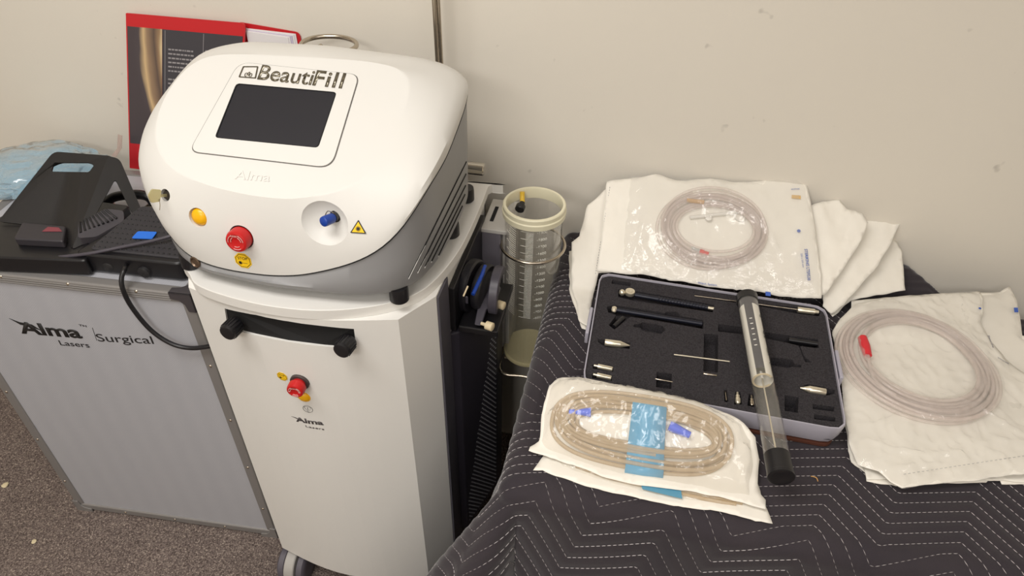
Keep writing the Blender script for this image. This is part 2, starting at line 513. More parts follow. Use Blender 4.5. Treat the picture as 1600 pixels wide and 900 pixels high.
# top handle with chrome mounts
bm = NB()
hp = catmull([Z(166, 318, .789), Z(176, 309, .802), Z(195, 305, .806), Z(216, 304, .806), Z(232, 308, .802), Z(240, 318, .789)], 6)
tube(bm, hp, .0095, 12); hd = obj('case_handle', bm, BLACK, case)
for q in (Z(168, 322, .785), Z(238, 322, .785)):
    bm = NB(); box(bm, q+Vector((-.012, -.01, -.008)), q+Vector((.012, .01, .004))); obj('handle_mount', bm, CHROME, case, bevel=.003)

# ------------------------------------------------------------------ carpet scraps
for i, (x, y, s, lab) in enumerate([(8, 758, .008, 'cream scrap on the carpet at the far left edge of the photo'), (53, 846, .006, 'cream scrap on the carpet below the flight case corner')]):
    c = Z(x, y, .003); bm = NB()
    bmesh.ops.create_icosphere(bm, subdivisions=2, radius=s)
    for v in bm.verts:
        v.co *= 1+.35*noise.noise(v.co*180+Vector((i*7, 0, 0))); v.co.z *= .25; v.co += c
    tag(obj('paper_scrap', bm, mat('scrap', (214, 200, 165), .8)), lab, 'scrap')

# ------------------------------------------------------------------ foot switch with guard
CT = .7815
fs = thing('foot_switch', 'black foot switch under a tall bent metal guard with a slot, on the flight case', 'foot pedal', (-1.06, .93, CT))
GUARD = mat('black_guard_metal', (27, 25, 25), .5, bump=.1, bscale=700)
aL, aR = Vector((-1.108, 1.027, .90)), Vector((-.990, 1.037, .90))
fL, fR = Z(-3, 346, .822), Z(100, 357, .815)
fRR = Z(112, 389, .8165)
outer = roundpoly([aL, aR, fRR, fR + Vector((-.012, -.002, .0)), fL], [.012, .006, .004, .02, .006])
nrm = (aR-aL).cross(fL-aL).normalized()
if nrm.z < 0: nrm = -nrm
sl = [PL(x, y, aL, nrm) for x, y in ((80, 268), (84, 254), (150, 254), (139, 269))]
if (outer[10]-outer[0]).cross(outer[30]-outer[10]).dot((sl[1]-sl[0]).cross(sl[2]-sl[1])) < 0: sl = sl[::-1]
bm = NB(); ringprism(bm, outer, roundpoly(sl, .004), nrm*-.003, 120)
obj('guard', bm, GUARD, fs, smooth=30)
cB = Z(226, 339, .8165); cB.x += .0
sideo = roundpoly([Z(112, 390, .8165), aR + Vector((-.004, -.004, .001)), aR + Vector((.012, .004, -.006)), cB, cB + Vector((-.02, -.03, .0))], [.006, .006, .012, .006, .004])
cc = sum(sideo, Vector())/len(sideo)
# inner triangular opening
sn = (aR-Z(112, 390, .8165)).cross(cB-Z(112, 390, .8165)).normalized()
si = [PL(x, y, aR, sn) for x, y in ((126, 379), (180, 279), (208, 336))]
sip = roundpoly(si, .008)
if (sideo[12]-sideo[0]).cross(sideo[20]-sideo[12]).dot((sip[8]-sip[0]).cross(sip[16]-sip[8])) < 0: sip = sip[::-1]
bm = NB(); ringprism(bm, sideo, sip, sn*(.004 if sn.x < 0 else -.004), 120)
obj('guard_side', bm, GUARD, fs, smooth=30)
bm = NB()
prism(bm, roundpoly([Z(-40, 423, CT), Z(146, 431, CT), Z(150, 395, CT), Z(222, 342, CT), Z(205, 318, CT), Z(70, 300, CT)][:3] + [Vector((-.955, 1.0, CT)), Vector((-1.14, 1.0, CT)), Vector((-1.19, .86, CT))], .012), (0, 0, .034))
obj('base', bm, BLACK, fs, bevel=.003)
bm = NB()
q = [Z(27, 384, .8155), Z(104, 388, .8155), Z(108, 364, .8155), Z(40, 358, .8155)]
prism(bm, roundpoly(q, .006), (0, 0, .016)); obj('pedal_housing', bm, mat('pedal_plastic', (48, 45, 50), .5), fs, bevel=.004)
pt = [Z(122, 372, .832), Z(122, 348, .838), Z(165, 326, .848), Z(193, 329, .842), Z(194, 345, .83), Z(150, 370, .82)]
bm = NB(); prism(bm, roundpoly(pt, .006), (0, 0, -.018)); tr = obj('tread', bm, mat('tread_rubber', (62, 58, 62), .7), fs, smooth=30)
bm = NB()
for k in range(9):
    t = k/8
    a = pt[1].lerp(pt[2], t*.9+.06); b = pt[0].lerp(pt[4], t*.85+.07)
    a = a.lerp(b, .08); b = a.lerp(b, .75)
    cyl(bm, a+Vector((0, 0, .0015)), b+Vector((0, 0, .0015)), .0022, seg=8)
obj('tread_rib', bm, RUBBER, tr)
bm = NB(); rp = [Z(66, 362, .8318), Z(75, 355, .8318), Z(92, 356, .8318), Z(97, 362, .8318)]
prism(bm, rp, (0, 0, .0008)); obj('red_patch', bm, mat('dull_red', (130, 60, 70), .5), fs, smooth=0)  # flat dull red patch on the pedal housing

fs2 = thing('foot_switch', 'low black foot switch with a dotted top and a blue label beside the white console', 'foot pedal', (-.86, .89, CT))
bm = NB()
prism(bm, roundpoly([(-.955, .835, CT), (-.755, .848, CT), (-.755, .975, CT), (-.925, .965, CT)], .014), (0, 0, .040))
obj('base', bm, BLACK, fs2, bevel=.004)
DOT = mat('dotted_rubber', (44, 42, 46), .6)
bm = NB()
tp = [(-.935, .850, .824), (-.760, .860, .824), (-.760, .968, .850), (-.895, .960, .850)]
prism(bm, roundpoly(tp, .010), (0, 0, -.006)); pd = obj('pedal', bm, DOT, fs2, bevel=.002)
bm = NB()
for i in range(16):
    for j in range(9):
        u_, v_ = (i+.5+(j%2)*.4)/17, (j+.5)/9.6
        a = Vector(tp[0]).lerp(Vector(tp[1]), u_); b = Vector(tp[3]).lerp(Vector(tp[2]), u_); c = a.lerp(b, v_)
        bmesh.ops.create_cone(bm, cap_ends=True, segments=6, radius1=.0022, radius2=.0012, depth=.0016, matrix=Matrix.Translation(c+Vector((0,0,.0006))))
obj('pedal_dots', bm, BLACK, pd, smooth=0)['kind'] = 'stuff'
pn = (Vector(tp[1])-Vector(tp[0])).cross(Vector(tp[3])-Vector(tp[0])).normalized()
lb = [PL(x, y, Vector(tp[0])+pn*.002, pn) for x, y in ((206, 373), (216, 362), (246, 363), (238, 374))]
bm = NB(); prism(bm, roundpoly(lb, .003), pn*.0015); bl = obj('blue_label', bm, mat('label_blue', (35, 110, 215), .4), fs2, smooth=0)
for k in range(2):
    bm = NB(); c = Vector((-.90+.07*k, .845, CT+.013))
    lathe(bm, c, (0, -1, 0), [(0, .012), (.006, .011), (.008, .008)], 20); obj('cable_gland', bm, RUBBER, fs2)
for x in (-1.10, -1.0):
    bm = NB(); lathe(bm, (x, .838, CT+.012), (0, -1, 0), [(0, .010), (.014, .010), (.018, .008)], 20)
    obj('cable_gland', bm, RUBBER, fs)
# cables
cb = catmull([Z(197, 412, .80), Z(201, 425, .79), V(192, 432, .805), V(192, 450, .797), V(205, 478, .795), V(235, 515, .796), V(268, 537, .798), V(300, 544, .801), V(336, 539, .803)][:1] +
             [V(195, 420, .822), V(190, 434, .808), V(192, 452, .80), V(206, 480, .799), V(235, 515, .80), V(268, 537, .802), V(300, 544, .806), V(334, 540, .81)], 8)
bm = NB(); tube(bm, cb, .0042, 10)
tag(obj('cable', bm, BLACK), 'thick black cable hanging in a loop down the front of the flight case', 'cable')
cb = catmull([Z(55, 405, .805), Z(90, 402, .812), Z(140, 396, .822), Z(190, 386, .83), Z(230, 378, .838), Z(262, 370, .845), Z(285, 362, .85)], 8)
bm = NB(); tube(bm, cb, .0032, 10)
tag(obj('cable', bm, mat('grey_cable', (70, 66, 74), .4)), 'thin grey cable lying across the two foot switches', 'cable')

# ------------------------------------------------------------------ blue plastic bag
def crumple(bm, c, sx, sy, sz, seed, amp=.35, sub=5):
    bmesh.ops.create_icosphere(bm, subdivisions=sub, radius=1)
    for v in bm.verts:
        n_ = v.co.normalized(); o_ = Vector((seed*3.1, seed*1.7, 0))
        k = 1 + amp*noise.fractal(n_*1.6+o_, 1, 2, 4) + .12*(1-abs(noise.noise(n_*4+o_))*2)
        v.co = Vector((n_.x*sx*k, n_.y*sy*k, max(n_.z*sz*k, -sz*.5))) + c
bm = NB(); crumple(bm, Vector((-1.235, 1.095, .800)), .135, .095, .032, 3, .14)
for v in bm.verts:
    v.co.z = max(v.co.z, CT+.0005); v.co.y = min(v.co.y, 1.235)
bag = obj('plastic_bag', bm, BLUEBAG, smooth=60)
tag(bag, 'crumpled light blue plastic bag behind the foot switch guard', 'bag')
bm = NB()
tg = [V(184, 210, 1.15), V(191, 212, 1.15), V(190, 232, 1.14), V(181, 246, 1.13), V(174, 243, 1.13), V(183, 232, 1.14)]
prism(bm, tg, (0, .0006, 0)); obj('bag_strap', bm, clearmat('tag_film', (190, 170, 160), .3), bag, smooth=0)

# ------------------------------------------------------------------ brochure and folder against the wall
def bodymat():
    m, n, o = nt('brochure_photo')
    b = n.nodes.new('ShaderNodeBsdfPrincipled'); b.inputs['Roughness'].default_value = .3
    uv = n.nodes.new('ShaderNodeUVMap')
    sp = n.nodes.new('ShaderNodeSeparateXYZ'); n.links.new(uv.outputs[0], sp.inputs[0])
    nz = n.nodes.new('ShaderNodeTexNoise'); nz.inputs['Scale'].default_value = 2.2; n.links.new(uv.outputs[0], nz.inputs[0])
    a = n.nodes.new('ShaderNodeMath'); a.operation = 'MULTIPLY_ADD'; a.inputs[1].default_value = .22
    n.links.new(nz.outputs[0], a.inputs[0]); n.links.new(sp.outputs[0], a.inputs[2])
    # waist: shift by a bow in y
    s = n.nodes.new('ShaderNodeMath'); s.operation = 'SUBTRACT'; s.inputs[1].default_value = .55; n.links.new(sp.outputs[1], s.inputs[0])
    q = n.nodes.new('ShaderNodeMath'); q.operation = 'MULTIPLY'; n.links.new(s.outputs[0], q.inputs[0]); n.links.new(s.outputs[0], q.inputs[1])
    q2 = n.nodes.new('ShaderNodeMath'); q2.operation = 'MULTIPLY_ADD'; q2.inputs[1].default_value = -.9
    n.links.new(q.outputs[0], q2.inputs[0]); n.links.new(a.outputs[0], q2.inputs[2])
    r = n.nodes.new('ShaderNodeValToRGB'); e = r.color_ramp.elements
    e[0].position = .0; e[0].color = srgb((70, 62, 66)); e[1].position = 1.0; e[1].color = srgb((50, 47, 52))
    for p_, c_ in ((.16, (74, 66, 70)), (.30, (205, 176, 132)), (.40, (150, 124, 98)), (.60, (92, 76, 68)), (.72, (150, 122, 92)), (.84, (236, 216, 172)), (.92, (242, 228, 194)), (.955, (50, 46, 50))):
        x = e.new(p_); x.color = srgb(c_)
    n.links.new(q2.outputs[0], r.inputs[0]); n.links.new(r.outputs[0], b.inputs['Base Color'])
    n.links.new(b.outputs[0], o.inputs[0]); return m
BT, BTR, BB = V(198, 20, 1.238), V(385, 36, 1.238), V(204, 262, 1.178)
bw = BTR-BT; bh = BB-BT; bn = bh.cross(bw).normalized()
if bn.y > 0: bn = -bn
def BQ(u_, v_): return BT + bw*u_ + bh*v_
def quad(nm, u0, v0, u1, v1, m, par, off, th=.0004, uvs=False, r=None):
    bm = NB(); pts = [BQ(u0, v0), BQ(u1, v0), BQ(u1, v1), BQ(u0, v1)]
    pts = [p + bn*off for p in pts]
    if r: pts = roundpoly(pts, r)
    prism(bm, pts, bn*th)
    if uvs:
        L = bm.loops.layers.uv.new('UVMap')
        for f in bm.faces:
            for l in f.loops:
                d = l.vert.co - BT
                a_ = d.dot(bw)/bw.length_squared; c_ = d.dot(bh)/bh.length_squared
                l[L].uv = ((a_-u0)/(u1-u0), 1-(c_-v0)/(v1-v0))
    return obj(nm, bm, m, par, smooth=0)
br = thing('brochure', 'red bordered brochure with a dark torso photo leaning on the wall behind the console', 'brochure', BQ(.5, 1))
REDC = mat('red_cover', (196, 30, 38), .35)
quad('cover', 0, 0, 1, 1, REDC, br, 0, .003, r=[.002, .01, .01, .002])
quad('photo_panel', .012, .075, .31, .82, bodymat(), br, .0032, uvs=True)
DKP = mat('dark_print', (62, 60, 66), .35)
quad('text_panel', .312, .075, .985, .82, DKP, br, .0032)
rnd = random.Random(3)
for k in range(13):
    if k in (6,): continue
    v0 = .185 + k*.026
    bm = NB(); L_ = .25*(rnd.uniform(.8, 1) if k not in (5, 12) else .6)
    x = .365
    while x < .365+L_:
        w_ = rnd.uniform(.01, .035)
        pts = [BQ(x, v0), BQ(x+w_, v0), BQ(x+w_, v0+.009), BQ(x, v0+.009)]
        prism(bm, [p+bn*.0037 for p in pts], bn*.0002); x += w_+.007
    obj('text_line', bm, mat('print_grey', (150, 146, 148), .5), br, smooth=0)
for k in range(3):
    bm = NB(); x = .68
    while x < .93:
        w_ = rnd.uniform(.01, .035); v0 = .175+k*.026
        prism(bm, [p+bn*.0037 for p in (BQ(x, v0), BQ(x+w_, v0), BQ(x+w_, v0+.009), BQ(x, v0+.009))], bn*.0002); x += w_+.007
    obj('text_line', bm, MATS['print_grey'], br, smooth=0)
for x in (.335, .66):
    quad('rule_line', x, .08, x+.004, .81, MATS['print_grey'], br, .0037, .0002)

fo = thing('folder', 'red folder of white papers standing behind the brochure', 'folder', V(440, 200, 1.235))
fo.location.z = CT
fA, fB = V(370, 34, 1.246), V(468, 51, 1.246)
bm = NB(); prism(bm, roundpoly([fA, fB, fB+Vector((0, 0, -.28)), fA+Vector((0, 0, -.28))], .01), (0, .002, 0)); obj('back_cover', bm, REDC, fo, smooth=0)
for k in range(5):
    a = V(384, 44+k*1.2, 1.244-.0012*k); b = V(462-3*k, 53+k*1.5, 1.244-.0012*k)
    bm = NB(); prism(bm, [a, b, b+Vector((0, 0, -.26)), a+Vector((0, 0, -.26))], (0, .0008, 0)); obj('paper', bm, mat('paper_sheet', (232, 228, 228), .7) if k != 2 else mat('paper_lilac', (205, 195, 215), .7), fo, smooth=0)

# ------------------------------------------------------------------ cart
cart = thing('trolley_cart', 'white steel trolley cart with bowed front carrying the console', 'cart', (-.488, .95, 0))
def bodyplan(inset=0):
    pts = []
    for k in range(13):
        t = k/12; x = -.661+.344*t
        pts.append((x, .742-.030*math.sin(math.pi*t)))
    pts += [(-.277, .806), (-.277, 1.13), (-.70, 1.13), (-.70, .806)]
    return pts
bm = NB(); prism(bm, [(x, y, .105) for x, y in bodyplan()], (0, 0, .767))
body = obj('body', bm, WHITE, cart, smooth=18)
# slot cut into the front
slotpx = [(351, 482), (400, 492), (450, 502), (500, 509), (553, 514), (557, 545), (505, 541), (450, 534), (400, 524), (356, 513)]
bt0 = bvh(body)
slot3 = [hit(x, y, bt0)[0] for x, y in slotpx]
cbm = NB(); prism(cbm, [p - Vector((0, .03, 0)) for p in slot3], (0, .06, 0)); cut = obj('cut', cbm, None)
boolcut(body, [cut])
for p in body.data.polygons: p.use_smooth = False
body_t = bt0
sc_ = sum(slot3, Vector())/len(slot3)
bm = NB(); prism(bm, [p + (p-sc_)*-.004 + Vector((0, .0035, 0)) for p in slot3], (0, .024, 0)); obj('slot_insert', bm, MATTE, cart, smooth=0)
tp_ = [(-0.661,0.753), (-0.635,0.731), (-0.581,0.717), (-0.512,0.710), (-0.443,0.714), (-0.384,0.730), (-0.330,0.758), (-0.290,0.802), (-0.268,0.886), (-0.262,0.984), (-0.264,1.107), (-0.271,1.117), (-0.699,1.117), (-0.704,1.082), (-0.704,0.886), (-0.699,0.807), (-0.689,0.777)]
bm = NB(); prism(bm, [(p.x, p.y, .872) for p in catmull([(x, y, 0) for x, y in tp_], 5, True)], (0, 0, .019))
obj('top_plate', bm, WHITE, cart, bevel=.005, seg=4)
# black knobs at the slot
for x, y in ((371, 503), (546, 530)):
    c = hit(x+1, y, body_t)[0] - Vector((0, .003, 0)); ax = Vector((-.12, -1, .05)).normalized()
    bm = NB(); lathe(bm, c, ax, [(0, .0125), (.004, .0135), (.022, .0138), (.026, .0125), (.027, .010), (.0262, 0)], 28)
    kn = obj('knob', bm, BLACK, cart)
    r_, u_, n_ = frame(c, ax)
    bm = NB()
    for k in range(18):
        a = 2*math.pi*k/18; d = r_*math.cos(a)+u_*math.sin(a)
        cyl(bm, c+ax*.004+d*.0138, c+ax*.022+d*.0138, .0011, seg=6)
    obj('grip_ridge', bm, BLACK, kn)
def disc(nm, x, y, r, tree, par, m, prof=None, seg=32, sx=1):
    p, n_ = hit(x, y, tree)
    bm = NB(); lathe(bm, p - n_*.001, n_, prof or [(0, r), (.0016, r), (.0018, r*.96)], seg)
    return obj(nm, bm, m, par), p, n_
def surf_text(nm, s, x0, y0, x1, y1, h, tree, par, m, bold=0, ext=.0003, shear=0):
    a, n0 = hit(x0, y0, tree); b, n1 = hit(x1, y1, tree)
    R = b-a; n_ = (n0+n1).normalized(); u_ = n_.cross(R).normalized()
    if u_.z < 0: u_ = -u_
    def prj(q, N):
        h_ = tree.ray_cast(q + n_*.02, -n_)
        return (h_[0] + n_*.0002) if h_[0] is not None else q
    return text(nm, s, a, R, u_, h, m, par, width=R.length, bold=bold, ext=ext, shear=shear, project=prj)
def stopbutton(par, x, y, r, tree, tilt=Vector((0, 0, 0))):
    p, n_ = hit(x, y, tree)
    n_ = (n_ + tilt).normalized()
    bm = NB(); lathe(bm, p-n_*.003, n_, [(0, r*1.12), (.006, r*1.12), (.007, r*1.05), (.007, r*.7)], 32, cap=True)
    ring = obj('button_collar', bm, mat('collar_grey', (70, 60, 58), .5), par)
    bm = NB(); lathe(bm, p+n_*.003, n_, [(0, r*.75), (.006, r*.75), (.007, r), (.016, r), (.0195, r*.92), (.0205, r*.75), (.019, r*.55), (.0195, 0)], 36)
    b = obj('stop_button', bm, RED, par)
    r_, u_, n2 = frame(p, n_)
    for a0 in (0, 2.1, 4.2):
        bm = NB(); top = p + n_*.0237
        pts = []
        for k in range(9):
            a = a0 + k*.13; pts.append(top + (r_*math.cos(a)+u_*math.sin(a))*r*.68)
        tube(bm, pts, .0005, 6)
        pts = []
        for k in range(9):
            a = a0 + k*.13; pts.append(top + (r_*math.cos(a)+u_*math.sin(a))*r*.50 - n_*.0006)
        tube(bm, pts, .0005, 6)
        for q in (0, 8):
            a = a0+q*.13; dd = r_*math.cos(a)+u_*math.sin(a)
            cyl(bm, top+dd*r*.68, top+dd*r*.5, .0005, seg=6)
        obj('button_mark', bm, mat('pink_mark', (225, 170, 165), .5), b)
    c0 = p + n_*.0238 - u_*r*.05
    text('button_text', 'RESET', c0 - r_*r*.34 + u_*r*.5, r_, u_, r*.13, MATS['pink_mark'], b, width=r*.62, ext=.0002)
    return b
def octagon(par, x, y, r, tree, txt='STOP', sx=1.0):
    p, n_ = hit(x, y, tree); r_, u_, n_ = frame(p, n_)
    def poly(rr, e):
        return [p + n_*e + (r_*math.cos(math.pi/8+k*math.pi/4)*sx+u_*math.sin(math.pi/8+k*math.pi/4))*rr for k in range(8)]
    bm = NB(); prism(bm, poly(r, .0002), n_*.0004); st = obj('stop_sticker', bm, YSTK, par, smooth=0)
    bm = NB(); o_ = poly(r*.88, .0007); i_ = poly(r*.82, .0007)
    ringprism(bm, o_, i_, n_*.0001, 64); obj('sticker_border', bm, INK, st, smooth=0)
    text('sticker_text', txt, p + n_*.0007 - r_*r*.55*sx + u_*r*.12, r_, u_, r*.34, INK, st, width=r*1.1*sx, ext=.0001)
    bm = NB(); c = p + n_*.0007 - r_*r*.35 - u_*r*.3
    for k in range(8):
        a = math.pi*k/8; d = r_*math.cos(a)+u_*math.sin(a); s = n_.cross(d)*r*.02; q = d*r*.22
        prism(bm, [c-q-s, c+q-s, c+q+s, c-q+s], n_*.0001)
    prism(bm, [c-u_*r*.02, c+r_*r*.8-u_*r*.02, c+r_*r*.8+u_*r*.02, c+u_*r*.02], n_*.0001)
    obj('sticker_burst', bm, INK, st, smooth=0)
stopbutton(cart, 469, 596, .0145, body_t)
octagon(cart, 441, 588, .0098, body_t)
disc('amber_lens', 475, 620, .0105, body_t, cart, YEL, [(0, .0115), (.0018, .0115), (.002, .0100), (.0042, .0085), (.0055, .005), (.006, 0)])
p, n_ = hit(481, 639, body_t); r_, u_, n_ = frame(p, n_)
bm = NB(); tube(bm, [p + n_*.0003 + (r_*math.cos(a*math.pi/18)+u_*math.sin(a*math.pi/18))*.0085 for a in range(36)], .0003, 5, closed=True)
tube(bm, [p + n_*.0003 + q for q in (r_*-.0065+u_*.0055, r_*.0065+u_*.0055, u_*-.0085)], .0003, 5, closed=True)
cyl(bm, p+n_*.0003+u_*.004, p+n_*.0003-u_*.0035, .0004, seg=5)
obj('logo_emblem', bm, INK, cart, smooth=0)
DGREY = mat('logo_grey', (80, 76, 76), .5)
surf_text('logo_text', 'Alma', 463, 658, 506, 664, .0115, body_t, cart, DGREY, bold=.03)
surf_text('logo_text', 'Lasers', 478, 667, 507, 672, .0050, body_t, cart, DGREY)
bm = NB(); sw = [hit(x, y, body_t)[0] for x, y in ((455, 650), (462, 652), (470, 656), (464, 654))]
prism(bm, [s_+n_*.0003 for s_ in sw], n_*.0003); obj('logo_swoosh', bm, DGREY, cart, smooth=0)

# dark perforated side panel
DARKP = mat('dark_side_panel', (46, 43, 52), .5)
bm = NB(); prism(bm, [(-.277, .862, .12), (-.262, .872, .12), (-.222, 1.0, .12), (-.222, 1.05, .12), (-.277, 1.05, .12)], (0, 0, .617)); obj('side_panel', bm, DARKP, cart, smooth=0, bevel=.002)
e0, e1 = Vector((-.262, .872, 0)), Vector((-.222, 1.0, 0)); ed = (e1-e0); el = ed.length; ed.normalize(); en = Vector((ed.y, -ed.x, 0))
bm = NB()
for j_ in range(70):
    for i_ in range(13):
        d_ = .008 + i_*.0098 + (j_ % 2)*.0049; z = .14+j_*.0075
        if d_ > el-.006 or z > .19 + .55*(d_/el): continue  # dots kept below a slant, the part of the panel drawn as lit
        c = e0 + ed*d_ + en*.0006 + Vector((0, 0, z))
        lathe(bm, c, en, [(0, .0019), (.0004, .0019)], 6)
o_ = obj('grille_lit_dots', bm, mat('grille_lit_dot', (150, 150, 154), .5), cart, smooth=0); o_['kind'] = 'stuff'  # pale dots paint in the light catching the panel's perforations
bm = NB(); box(bm, (-.30, 1.05, .12), (-.60, 1.235, .80)); obj('rear_housing', bm, DARKP, cart, smooth=0, bevel=.003)
# casters
for i, (x, y) in enumerate(((-.640, .748), (-.34, .79), (-.635, 1.07), (-.34, 1.07))):
    bm = NB(); cyl(bm, (x, y+.01, .075), (x, y+.01, .106), .014, seg=20)
    # fork hood
    prof = [Vector((x-.012, y-.046*math.cos(a), .045+.046*math.sin(a))) for a in [math.pi*k/12 for k in range(-1, 14)]]
    prism(bm, prof, (.024, 0, 0))
    ca = obj('caster', bm, mat('caster_grey', (168, 165, 160), .5), cart, bevel=.003)
    for s in (-1, 1):
        bm = NB(); lathe(bm, (x+s*.014, y, .042), (s, 0, 0), [(0, .038), (.002, .041), (.014, .041), (.018, .036), (.018, .018), (.016, 0)], 28)
        obj('wheel', bm, mat('wheel_grey', (88, 84, 92), .5), ca)
bm = NB(); box(bm, (-.2775, .808, .115), (-.2735, .8615, .868)); obj('side_trim', bm, SLATE, cart, smooth=0, bevel=.001)
# pump head
ph = NB(); box(ph, (-.262, .868, .742), (-.192, 1.00, .755)); box(ph, (-.277, .868, .742), (-.266, 1.09, .838))
pump = obj('pump_housing', ph, BLACK, cart, smooth=0, bevel=.002)
for x, rr in ((-.262, .048), (-.240, .042)):
    bm = NB(); lathe(bm, (x, .935, .795), (1, -.18, 0), [(0, rr*.96), (.003, rr), (.013, rr), (.016, rr*.94), (.016, rr*.5), (.012, 0)], 36)
    obj('pump_disc', bm, mat('pump_black', (24, 23, 28), .4), pump)
bm = NB(); arc = [Vector((-.216, .935+.044*math.cos(a), .790+.044*math.sin(a))) for a in [math.radians(d) for d in range(40, 215, 10)]]
arc2 = [Vector((-.216, .935+.030*math.cos(a), .790+.030*math.sin(a))) for a in [math.radians(d) for d in range(210, 35, -10)]]
prism(bm, arc+arc2, (.016, 0, 0)); obj('pump_clamp', bm, mat('clamp_grey', (66, 63, 72), .4), pump, bevel=.0015)
bm = NB(); a = Z(752, 430, .80); b = Z(741, 455, .79)
tube(bm, catmull([Z(758, 416, .835), Z(753, 430, .835), Z(746, 445, .83), Z(739, 460, .825)], 4), .0034, 10); obj('blue_strip', bm, BLUEC, pump)
bm = NB()
cl = [Z(740, 508, .765), Z(746, 480, .775), Z(757, 465, .785), Z(772, 462, .785), Z(777, 470, .775), Z(770, 478, .775), Z(760, 485, .775), Z(752, 510, .765)]
prism(bm, cl, (0, .035, 0)); obj('clamp_arm', bm, MATS['clamp_grey'], pump, bevel=.002)
for x, y in ((783, 478), (765, 511)):
    p = Z(x, y, .77); bm = NB(); lathe(bm, p+Vector((-.016, .006, 0)), (1, -.3, .05), [(0, .003), (.010, .003), (.0102, .0075), (.022, .0075), (.023, .006)], 16)
    obj('pump_knob', bm, IVORY, pump)
bm = NB(); tube(bm, [Z(724, 463, .83), Z(731, 447, .84)], .0015, 8); obj('pump_pin', bm, IVORY, pump)
bm = NB(); box(bm, Z(715, 462, .80)+Vector((-.004, -.004, -.012)), Z(727, 470, .80)+Vector((.003, .008, .004))); obj('pump_latch', bm, MATS['clamp_grey'], pump, bevel=.001)
# bracket carrying the canister
PLB = mat('bracket_grey', (196, 193, 188), .45)
b0, b1 = V(752, 352, 1.06), V(782, 356, 1.06)
bm = NB(); box(bm, (b0.x, 1.06, .72), (b1.x, 1.16, .8205)); br_ = obj('canister_bracket', bm, mat('bracket_dark', (112, 108, 116), .45), cart, smooth=0, bevel=.002)
bm = NB(); box(bm, (b0.x-.001, 1.058, .8205), (b1.x+.018, 1.162, .829)); pl_ = obj('bracket_cap', bm, PLB, br_, smooth=0, bevel=.0015)
bm = NB(); box(bm, (b0.x+.010, 1.085, .8285), (b0.x+.017, 1.135, .8298)); obj('cap_slot', bm, MATTE, br_, smooth=0)
bm = NB(); box(bm, (b1.x, 1.075, .50), (b1.x+.016, 1.16, .822)); obj('bracket_rail', bm, PLB, br_, smooth=0, bevel=.002)
bm = NB(); box(bm, (b1.x-.018, 1.078, .50), (b1.x-.003, 1.16, .715)); obj('bracket_rail', bm, MATS['bracket_dark'], br_, smooth=0, bevel=.002)
# canister centre
KC = Vector((-.171, 1.078, 0)); KR = .0535; KZ0, KZ1 = .516, .878
bm = NB()
rp = [KC + Vector((.0605*math.cos(a), .0605*math.sin(a), .795)) for a in [math.radians(d) for d in range(-205, 125, 8)]]
st_ = [Vector((b1.x+.012, 1.10, .80)), Vector((KC.x-.062, 1.10, .80))]
tube(bm, catmull(st_ + rp, 3), .0028, 10); obj('canister_ring', bm, STEEL, cart)
bm = NB()
tube(bm, catmull([(b1.x+.005, 1.10, .54), (b1.x+.005, 1.08, .513), (b1.x+.012, 1.01, .507), (KC.x, 1.005, .507), (KC.x+.05, 1.012, .507), (KC.x+.056, 1.07, .507), (KC.x+.05, 1.13, .507), (b1.x+.01, 1.13, .507)], 6), .003, 10)
tube(bm, [(b1.x+.012, 1.05, .5075), (KC.x+.052, 1.05, .5075)], .0022, 8); tube(bm, [(b1.x+.012, 1.09, .5075), (KC.x+.053, 1.09, .5075)], .0022, 8)
obj('canister_basket', bm, STEEL, cart)
# push handle, pole and ring hook behind the console
bm = NB(); p = V(757, 265, 1.16)
lathe(bm, Vector((-.60, 1.16, p.z)), (1, 0, 0), [(0, .010), (.25, .010), (.252, .0122), (.60+p.x-.002, .0122), (.60+p.x, .0105)], 24)
for x in (-.56, -.36): cyl(bm, (x, 1.16, p.z), (x, 1.14, .80), .007, seg=12)
obj('push_handle', bm, CHROME, cart)
px = V(682, 50, 1.19)
bm = NB(); cyl(bm, (px.x, 1.19, .5), (px.x-.002, 1.19, 1.9), .0042, seg=16); obj('pole', bm, STEEL, cart)
bm = NB(); cyl(bm, (px.x+.0072, 1.192, .5), (px.x+.0045, 1.192, 1.9), .0030, seg=12); obj('pole', bm, STEEL, cart)
rc = V(514, 70, 1.17)
bm = NB(); pts = [Vector((rc.x, rc.y, rc.z)) + Vector((.050*math.cos(a), .040*math.sin(a), 0)) for a in [math.radians(d) for d in range(-35, 225, 8)]]
pts += [pts[-1] + Vector((.01, -.004, -.004)), Vector((rc.x, 1.19, rc.z-.03)), Vector((rc.x, 1.20, .82))]
tube(bm, catmull(pts, 2), .0042, 12); obj('ring_hook', bm, STEEL, cart)

# ------------------------------------------------------------------ console
con = thing('laser_console', 'white rounded tabletop laser console with a dark touchscreen on top of the cart', 'medical device', (-.507, .909, .892))
CC = Vector((-.507, .909, 0)); NA = 144
def ringfit(pts, sm=3):
    P = [Vector(p) for p in pts]
    A = [math.atan2(p.y-CC.y, p.x-CC.x) for p in P]
    idx = sorted(range(len(P)), key=lambda i: A[i])
    A = np.array([A[i] for i in idx]); X = np.array([[P[i].x, P[i].y, P[i].z] for i in idx])
    A3 = np.concatenate([A-2*np.pi, A, A+2*np.pi]); X3 = np.concatenate([X, X, X])
    th = np.linspace(-np.pi, np.pi, NA, endpoint=False)
    R = np.stack([np.interp(th, A3, X3[:, k]) for k in range(3)], 1)
    for _ in range(sm):
        R = (np.roll(R, 1, 0) + 2*R + np.roll(R, -1, 0))/4
    return R
def plz(y): return 1.1406+.554*(y-.9072)
